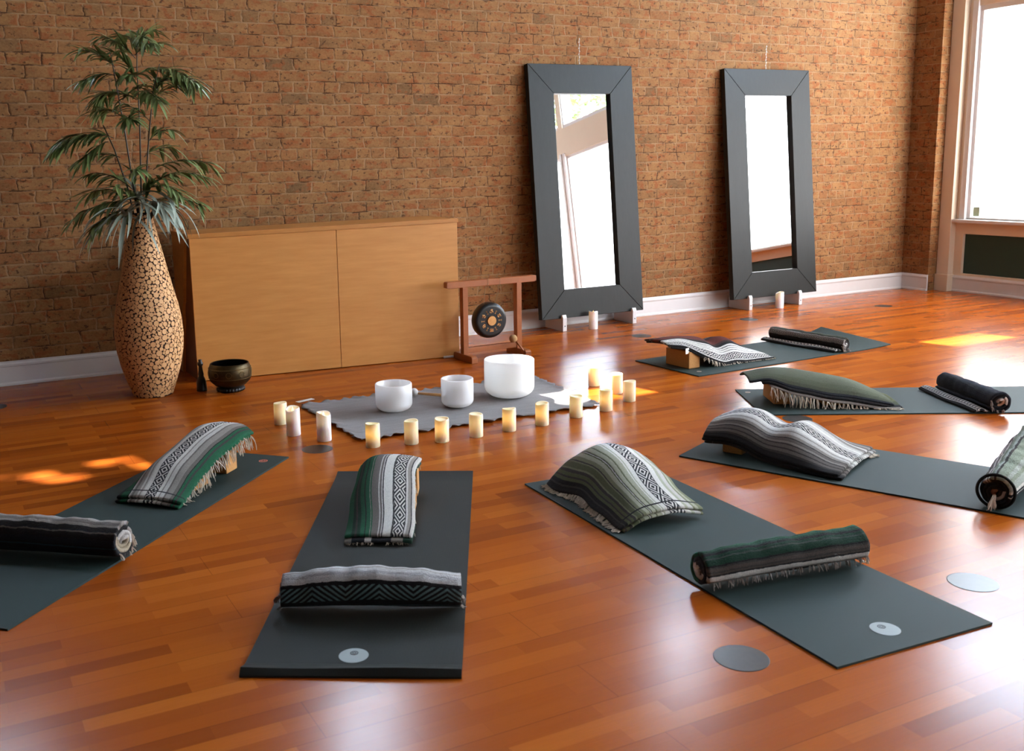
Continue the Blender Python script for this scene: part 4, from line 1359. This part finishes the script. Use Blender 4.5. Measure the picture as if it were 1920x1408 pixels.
# --- E : right, long grey
r = blanket_root('E', 'light and dark grey striped blanket draped on the mat running off to the right')
DE = Drape([(0.06, 0.150, -0.17, 0.165, 0.10, 0.095), (0.16, 0.195, -0.18, 0.175, 0.12, 0.10), (0.27, 0.197, -0.19, 0.19, 0.115, 0.085), (0.37, 0.150, -0.20, 0.21, 0.09, 0.055), (0.49, 0.176, -0.205, 0.24, 0.095, 0.05), (0.58, 0.130, -0.215, 0.25, 0.065, 0.042), (0.67, 0.075, -0.225, 0.262, 0.05, 0.040), (0.74, 0.055, -0.23, 0.265, 0.044, 0.038)], Z7, 2.5, 0.006, 5.9)
wE = mat_wool('grey_striped_wool', [(0, GR2), (0.04, DK), (0.07, GR), (0.13, GR2), (0.17, W1), (0.22, GR2), (0.25, GR), (0.30, W1), (0.36, W0), (0.40, W1), (0.46, W0), (0.62, W0), (0.655, W1), (0.675, GR), (0.69, W1), (0.73, GR), (0.765, DK), (0.775, GR2), (0.81, GR), (0.835, DK), (0.85, GR2), (0.885, DK), (0.90, GR2), (0.93, DK), (0.955, BK)], (0.46, 0.60), (0.10, 2.2))
DE.layer('top_fold', wE, r, 0.0, 0.015)
DE.layer('under_fold', wE, r, 0.0165, 0.014, 0.004, t0=0.055, t1=0.755, vr=(0.1, 1))
DE.layer('lower_fold', wE, r, 0.031, 0.013, -0.004, t0=0.065, t1=0.735, vr=(0, 0.9))
fr = []
for q in range(6):
    fr.append((0.75 + 0.01 * random.random(), 0.21 - 0.012 * q, 0.016, 0.8, 0.3, Z7))
tassels('fringe', r, M['fringe'], fr, 0.05, 0.3, 5, 0.0022)
block('E', 0.145, 0.245, -0.085, 0.145, Z7, 0.085, 'cork block under the high end of the grey striped draped blanket')
block('E', 0.42, 0.55, -0.10, 0.13, Z7, 0.098, 'cork block hidden under the middle of the grey striped draped blanket')

# --- F : farthest back
r = blanket_root('F', 'dark red and black blanket with white bands and fringe on the mat farthest back')
DF = Drape([(-0.05, 0.205, -0.16, 0.08, 0.19, 0.19), (0.06, 0.215, -0.17, 0.10, 0.18, 0.17), (0.18, 0.205, -0.175, 0.13, 0.15, 0.12), (0.30, 0.190, -0.18, 0.165, 0.13, 0.06), (0.38, 0.150, -0.18, 0.17, 0.11, 0.03), (0.49, 0.180, -0.18, 0.175, 0.12, 0.025), (0.62, 0.125, -0.18, 0.18, 0.08, 0.022), (0.74, 0.075, -0.18, 0.185, 0.05, 0.022), (0.82, 0.045, -0.175, 0.185, 0.035, 0.022)], Z7, 2.2, 0.007, 7.2)
wF = mat_wool('dark_red_wool_white_bands', [(0, DK), (0.12, DK), (0.2, GR2), (0.25, RD2), (0.36, RD), (0.60, RD2), (0.64, BK), (0.69, W0), (0.722, BK), (0.732, W0), (0.762, BK), (0.772, W0), (0.802, BK), (0.812, W0), (0.985, BK)], (0.85, 0.97), (0.07, 1.8))
DF.layer('top_fold', wF, r, 0.0, 0.014)
DF.layer('under_fold', wF, r, 0.015, 0.013, 0.004, t0=-0.03, t1=0.83)
tassels('fringe', r, M['fringe'], side_roots(DF, 1, 0.22, 0.84, 30, 0.008, Z7, 0.7), 0.042, 0.35, 4, 0.0024)
bm = newbox(-0.028, 0.028, -0.001, 0.001, -0.04, 0.0)
o = obj('care_tag', bm, M['tagwhite'], r, loc=(0.09, -0.116, 0.155), rz=0.3); o['label'] = 'white fabric tag'
block('F', 0.10, 0.20, -0.115, 0.12, Z7, 0.125, 'cork block under the high end of the dark red blanket')
block('F', 0.44, 0.58, -0.13, 0.10, Z7, 0.10, 'cork block hidden under the middle of the dark red blanket')


# --- rolled blankets
def roll(k, lab, t_a, s_a, t_b, s_b, rad, mat, turns=4.0, flap=-1.9, squash=0.92, arch=0.0, bulge=0.05, seed=1.0, flip=1, rad_b=None, ends=0.012, wind=-1):
    """a blanket rolled into a bolster lying between two points of the mat; flap = angle where the loose edge ends"""
    c, a, w, l = frame(k)
    root = empty('rolled_blanket', (c[0], c[1], 0), a)
    tag(root, lab, 'blanket', 'blankets rolled up as bolsters')
    A = Vector((t_a, -s_a)); B = Vector((t_b, -s_b))
    ax = (B - A); L = ax.length; ax.normalize()
    lat = Vector((ax.y, -ax.x)) * flip
    rad_b = rad_b or rad
    nth = int(turns * 26)
    th_sheet = rad / (turns + 0.55) * 0.93
    co, uv, faces = [], [], []
    ns = 56
    rows = []
    slices = []
    for i in range(ns + 1):
        f = i / ns
        slices.append((f, L * f))
    ring = None
    for f, q in slices:
        R = (rad + (rad_b - rad) * f) * (1 + bulge * math.sin(PI * f) + 0.018 * math.sin(f * 23 + seed) + 0.012 * math.sin(f * 51 + seed * 2))
        outer, inner = [], []
        acc = 0.0; prev = None
        for j in range(nth + 1):
            g = j / nth
            th = flap + wind * 2 * PI * turns * (1 - g)
            rr = R * (0.16 + 0.84 * g) * (1 + 0.035 * math.sin(3 * th + seed + 4 * f) + 0.02 * math.sin(7 * th + 9 * f + seed))
            ee = q + ends * (math.sin(th * 0.9 + seed) * 0.6 + math.sin(g * 19 + seed)) * (1 if f in (0, 1) else 0) * 0.5
            rin = max(rr - th_sheet * R / rad * 0.9, 0.002)
            pts = []
            for r_ in (rr, rin):
                pts.append((r_ * math.cos(th), r_ * math.sin(th) * squash, ee))
            if prev is not None: acc += math.hypot(pts[0][0] - prev[0], pts[0][1] - prev[1])
            prev = pts[0]
            outer.append((*pts[0], g)); inner.append((*pts[1], g))
        rows.append((f, R, outer + inner[::-1], acc))
    n = len(rows[0][2])
    for f, R, rr, acc in rows:
        zoff = R * squash * 1.0 + arch * math.sin(PI * f)
        for (px, pz, q, ac) in rr:
            P = A + ax * q + lat * px
            z = max(pz + zoff, 0.0015)
            co.append((P.x, P.y, Z7 + z)); uv.append((q, ac))
    for i in range(ns):
        for j in range(n):
            kk = (j + 1) % n
            faces.append((i * n + j, i * n + kk, (i + 1) * n + kk, (i + 1) * n + j))
    half = n // 2
    for base, rev in ((0, False), (ns * n, True)):
        for j in range(half - 1):
            qd = (base + j, base + j + 1, base + n - 2 - j, base + n - 1 - j)
            faces.append(qd if not rev else qd[::-1])
    o = mesh_np('roll', co, faces, uv, mat, root)
    bmx = bmesh.new(); bmx.from_mesh(o.data); bmesh.ops.recalc_face_normals(bmx, faces=bmx.faces); bmx.to_mesh(o.data); bmx.free()
    # where the loose edge lies, for a fringe
    edge = []
    for f, R, rr, acc in rows:
        px, pz, q, ac = rr[nth]
        P = A + ax * q + lat * px
        edge.append((P.x, P.y, Z7 + max(pz + R * squash + arch * math.sin(PI * f), 0.004), lat.x, lat.y))
    return root, edge, A, B, ax, lat, L


def edge_roots(edge, n, f0=0.0, f1=1.0, out=0.4, dz=0.0):
    rs = []
    for i in range(n):
        f = f0 + (f1 - f0) * (i + random.uniform(-.3, .3)) / (n - 1)
        e = edge[int(round(min(max(f, 0), 1) * (len(edge) - 1)))]
        rs.append((e[0], e[1], max(e[2] + dz, Z7 + 0.004), e[3] * out, e[4] * out, Z7))
    return rs


def end_roots(A, B, ax, rad, which, n, zf=1.0):
    c = A if which == 0 else B
    sg = -1 if which == 0 else 1
    rs = []
    for i in range(n):
        an = random.uniform(-2.6, 0.2)
        lat = Vector((ax.y, -ax.x))
        p = c + lat * (rad * 0.8 * math.cos(an))
        rs.append((p.x, p.y, Z7 + max(rad * zf + rad * 0.8 * math.sin(an), 0.01), ax.x * sg * 0.8, ax.y * sg * 0.8, Z7))
    return rs


def rolled(name, turns, segs, band=None, core=((0, W1), (0.3, BK), (0.5, GR)), **kw):
    """segs: (degrees back from the loose edge, colour) from the loose edge inwards; written as stripes over the rolled length"""
    f = lambda dg: 1 - dg / 360.0 / turns
    st = []
    bounds = [d for d, c in segs[1:]] + [360]
    for (d, c), e in zip(segs, bounds):
        st.append((f(e), c))
    st = sorted(st, key=lambda q: q[0])
    lo = f(360)
    st = [(p * lo, c) for p, c in core] + st
    b = (f(band[1]), f(band[0])) if band else None
    return mat_wool(name, st[:32], b, jit=0.005, **kw)


# A: dark blue-black roll at the left edge
LG, LG2 = lin(210, 209, 209), lin(184, 182, 184)
wA2 = rolled('black_striped_wool', 3.6, [(0, GR2), (14, LG2), (30, GR), (44, GR2), (58, GR), (66, BK), (84, NV), (90, GR2), (93, BK), (112, GR2), (115, NV), (132, BK), (140, lin(40, 70, 80)), (143, BK), (160, NV), (186, BK), (210, DK), (216, BK), (300, GR)],
             core=((0, W1), (0.25, lin(190, 176, 150)), (0.5, W1), (0.7, lin(196, 182, 156)), (0.9, BK)))
rt, ed, A_, B_, ax_, lat_, L_ = roll('A', 'thick black and grey striped blanket roll cut off by the left edge of the picture', 1.36, -0.30, 1.43, 0.34, 0.075, wA2, 3.6, 2.3, 0.93, 0.0, 0.03, 1.1, flip=-1)
tassels('fringe', rt, M['fringe'], end_roots(A_, B_, ax_, 0.068, 0, 9), 0.03, 0.4, 4, 0.0018)

# B: pale grey roll with dark zigzag
wB2 = rolled('pale_grey_wool_zigzag', 3.5, [(0, LG2), (10, LG), (30, LG2), (36, LG), (56, GR), (62, LG), (78, LG2), (84, LG), (104, BK), (112, BK), (168, lin(110, 140, 142)), (171, BK), (196, lin(110, 140, 142)), (199, BK), (250, NV), (300, GR)],
             (112, 168), core=((0, GR), (0.3, NV), (0.6, LG), (0.8, NV)), pat=(0.22, 2.6), dark=BK, light=lin(112, 142, 144), zig=True)
rt, ed, A_, B_, ax_, lat_, L_ = roll('B', 'pale grey blanket roll with a dark zigzag border on the ribbed mat', 1.455, 0.285, 1.445, -0.305, 0.061, wB2, 3.5, 2.55, 0.95, 0.006, 0.20, 2.4, flip=1)
tassels('fringe', rt, M['fringe_dark'], end_roots(A_, B_, ax_, 0.058, 0, 6) + end_roots(A_, B_, ax_, 0.058, 1, 6), 0.028, 0.4, 4, 0.0016)

# C: dark green roll; the loose edge comes over the top and ends low at the front
wC2 = rolled('dark_green_wool_grey_hem', 3.6, [(0, GR), (6, W1), (16, DK), (19, W1), (23, BK), (26, lin(84, 74, 68)), (32, DK), (38, lin(90, 80, 74)), (48, DK), (53, BK), (58, EG2), (80, lin(70, 80, 74)), (82, EG2), (96, BK), (102, EG2), (112, EG), (118, EG2), (130, EG), (170, EG2), (190, EG), (300, BK)],
             core=((0, W0), (0.15, GR2), (0.3, W0), (0.45, BK), (0.6, W1), (0.8, BK)))
rt, ed, A_, B_, ax_, lat_, L_ = roll('C', 'dark green blanket roll with a grey hem on the centre foreground mat', 1.245, 0.325, 1.315, -0.315, 0.063, wC2, 3.6, -0.45, 1.0, 0.0, 0.06, 3.3, flip=1, rad_b=0.067, wind=1)
tassels('fringe', rt, M['fringe_dark'], edge_roots(ed, 34, 0.02, 1.0, 0.5), 0.024, 0.3, 3, 0.0014)
tassels('corner_fringe', rt, M['fringe'], end_roots(A_, B_, ax_, 0.058, 1, 6), 0.06, 0.2, 4, 0.0016)

# D: navy roll
wD2 = rolled('navy_wool', 3.2, [(0, NV), (90, lin(24, 30, 42)), (150, lin(32, 38, 52)), (260, NV)], core=((0, W1), (0.3, lin(206, 176, 150)), (0.5, BK), (0.75, W1), (0.85, NV)))
rt, ed, A_, B_, ax_, lat_, L_ = roll('D', 'navy blue blanket roll on the mat second from the back', 1.235, -0.22, 1.29, 0.33, 0.066, wD2, 3.2, -0.6, 0.95, 0.0, 0.03, 4.1, flip=1)
wD3 = mat_wool('black_and_cream_edge_wool', [(0, BK), (0.12, W0), (0.8, W0), (0.88, BK)], (0.14, 0.84), (0.026, 1.0))
DDr = Drape([(0.0, 0.026, -0.040, 0.040, 0.014, 0.014), (0.29, 0.029, -0.040, 0.040, 0.016, 0.014), (0.58, 0.026, -0.040, 0.040, 0.014, 0.014)], 0.0, 2, 0.003, 1)
hm = DDr.layer('loose_hem', wD3, rt, 0.0, 0.014, nt=40, na=12)
hm.location = (1.135, 0.25, Z7); hm.rotation_euler = (0, 0, math.atan2(-0.55, 0.055))
tassels('fringe', rt, M['fringe_dark'], end_roots(A_, B_, ax_, 0.064, 1, 7), 0.03, 0.4, 4, 0.0018)

# E: thick pale green roll at right edge
SG, SG2 = lin(160, 170, 150), lin(186, 194, 184)
wE2 = rolled('pale_sage_wool', 4.2, [(0, SG), (8, DK), (11, SG2), (16, DK), (20, SG), (48, SG2), (60, SG), (72, SG2), (98, W0), (112, NV), (124, W1), (128, NV), (150, W1), (153, NV), (170, BK), (280, NV), (320, GR2), (332, W1), (338, GR2), (346, W1), (352, GR2)],
             core=((0, lin(190, 140, 110)), (0.2, BK), (0.5, W1), (0.6, BK), (0.85, NV)))
rt, ed, A_, B_, ax_, lat_, L_ = roll('E', 'thick sage and grey striped blanket roll at the right edge of the picture', 1.365, 0.27, 1.40, -0.33, 0.071, wE2, 4.2, 1.9, 0.98, 0.0, 0.04, 5.2, flip=1, rad_b=0.112)
bm = bmesh.new()
for i in range(90):                                             # dark knitted binding around the near end
    an = 2 * PI * i / 90
    p = A_ + ax_ * 0.006 + lat_ * (0.070 * math.cos(an))
    z = Z7 + max(0.070 + 0.069 * math.sin(an), 0.006)
    bmesh.ops.create_icosphere(bm, subdivisions=1, radius=0.0075, matrix=Matrix.Translation((p.x, p.y, z)))
obj('binding', bm, plain('black_knitted_binding', lin(18, 18, 20), 0.95), rt, True)
tassels('fringe', rt, M['fringe'], [(A_.x - ax_.x * 0.01, A_.y - ax_.y * 0.01, 0.065, -ax_.x, -ax_.y, Z7)] * 4, 0.075, 0.25, 4, 0.0022)

# F: black roll with diamond band
wF2 = rolled('black_wool_diamond_band', 3.6, [(0, BK), (120, lin(58, 62, 48)), (225, BK), (229, W1), (233, BK), (277, W1), (281, BK), (330, BK)], (233, 277), core=((0, W1), (0.3, DK), (0.6, GR), (0.8, BK)), pat=(0.085, 2.2), dark=lin(24, 24, 24), light=lin(186, 178, 168))
rt, ed, A_, B_, ax_, lat_, L_ = roll('F', 'black blanket roll with a pale diamond band on the mat farthest back', 1.42, -0.37, 1.46, 0.30, 0.058, wF2, 3.6, -1.3, 0.95, 0.0, 0.02, 6.1, flip=1)
hm = DDr.layer('loose_hem', wD3, rt, 0.0, 0.014, nt=40, na=12)
hm.scale = (1.14, 1, 1)
hm.location = (1.345, 0.37, Z7); hm.rotation_euler = (0, 0, math.atan2(-0.67, 0.04))
tassels('fringe', rt, M['fringe_dark'], end_roots(A_, B_, ax_, 0.056, 1, 9), 0.045, 0.4, 4, 0.0022)


# ------------------------------------------------------------------ trees outside, seen in the mirror and dappling the left sun patch
def tree(name, lab, x, y, h, r, k, zc, leaf=0.16):
    t = empty(name, (x, y, 0))
    tag(t, lab, 'tree')
    bm = bmesh.new()
    tube(bm, [(0, 0, -0.1), (0.05, 0, h * 0.3), (-0.05, 0.08, h * 0.6), (0, 0, h * 0.9)], [0.18, 0.14, 0.1, 0.03], 9)
    for q in range(7):
        an = random.uniform(0, 2 * PI); z0 = h * random.uniform(0.35, 0.7)
        tube(bm, [(0, 0, z0), (r * 0.4 * math.cos(an), r * 0.4 * math.sin(an), z0 + 0.5), (r * 0.85 * math.cos(an), r * 0.85 * math.sin(an), z0 + 1.1)], [0.06, 0.04, 0.015], 6)
    obj('trunk', bm, M['bark'], t, True)
    bm = bmesh.new()
    for q in range(k):
        d = Vector((random.gauss(0, 1), random.gauss(0, 1), random.gauss(0, 0.9)))
        d.normalize()
        p = Vector((0, 0, zc)) + d * r * random.uniform(0.35, 1.0) ** 0.6
        blade(bm, p, Vector((random.uniform(-1, 1), random.uniform(-1, 1), random.uniform(-.6, .4))), leaf * random.uniform(.7, 1.3), leaf * 0.28, 0.5, seg=3)
    tag(obj('foliage', bm, M['treeleaf'], t), kind='stuff')
    return t


tree('street_tree', 'leafy tree outside the transom windows seen in the mirror', 5.4, -13.8, 6.5, 2.6, 4200, 5.3, 0.26)
tree('garden_tree', 'leafy tree outside behind the brick wall', -9.9, 4.6, 8.4, 1.1, 150, 9.2, 0.30)
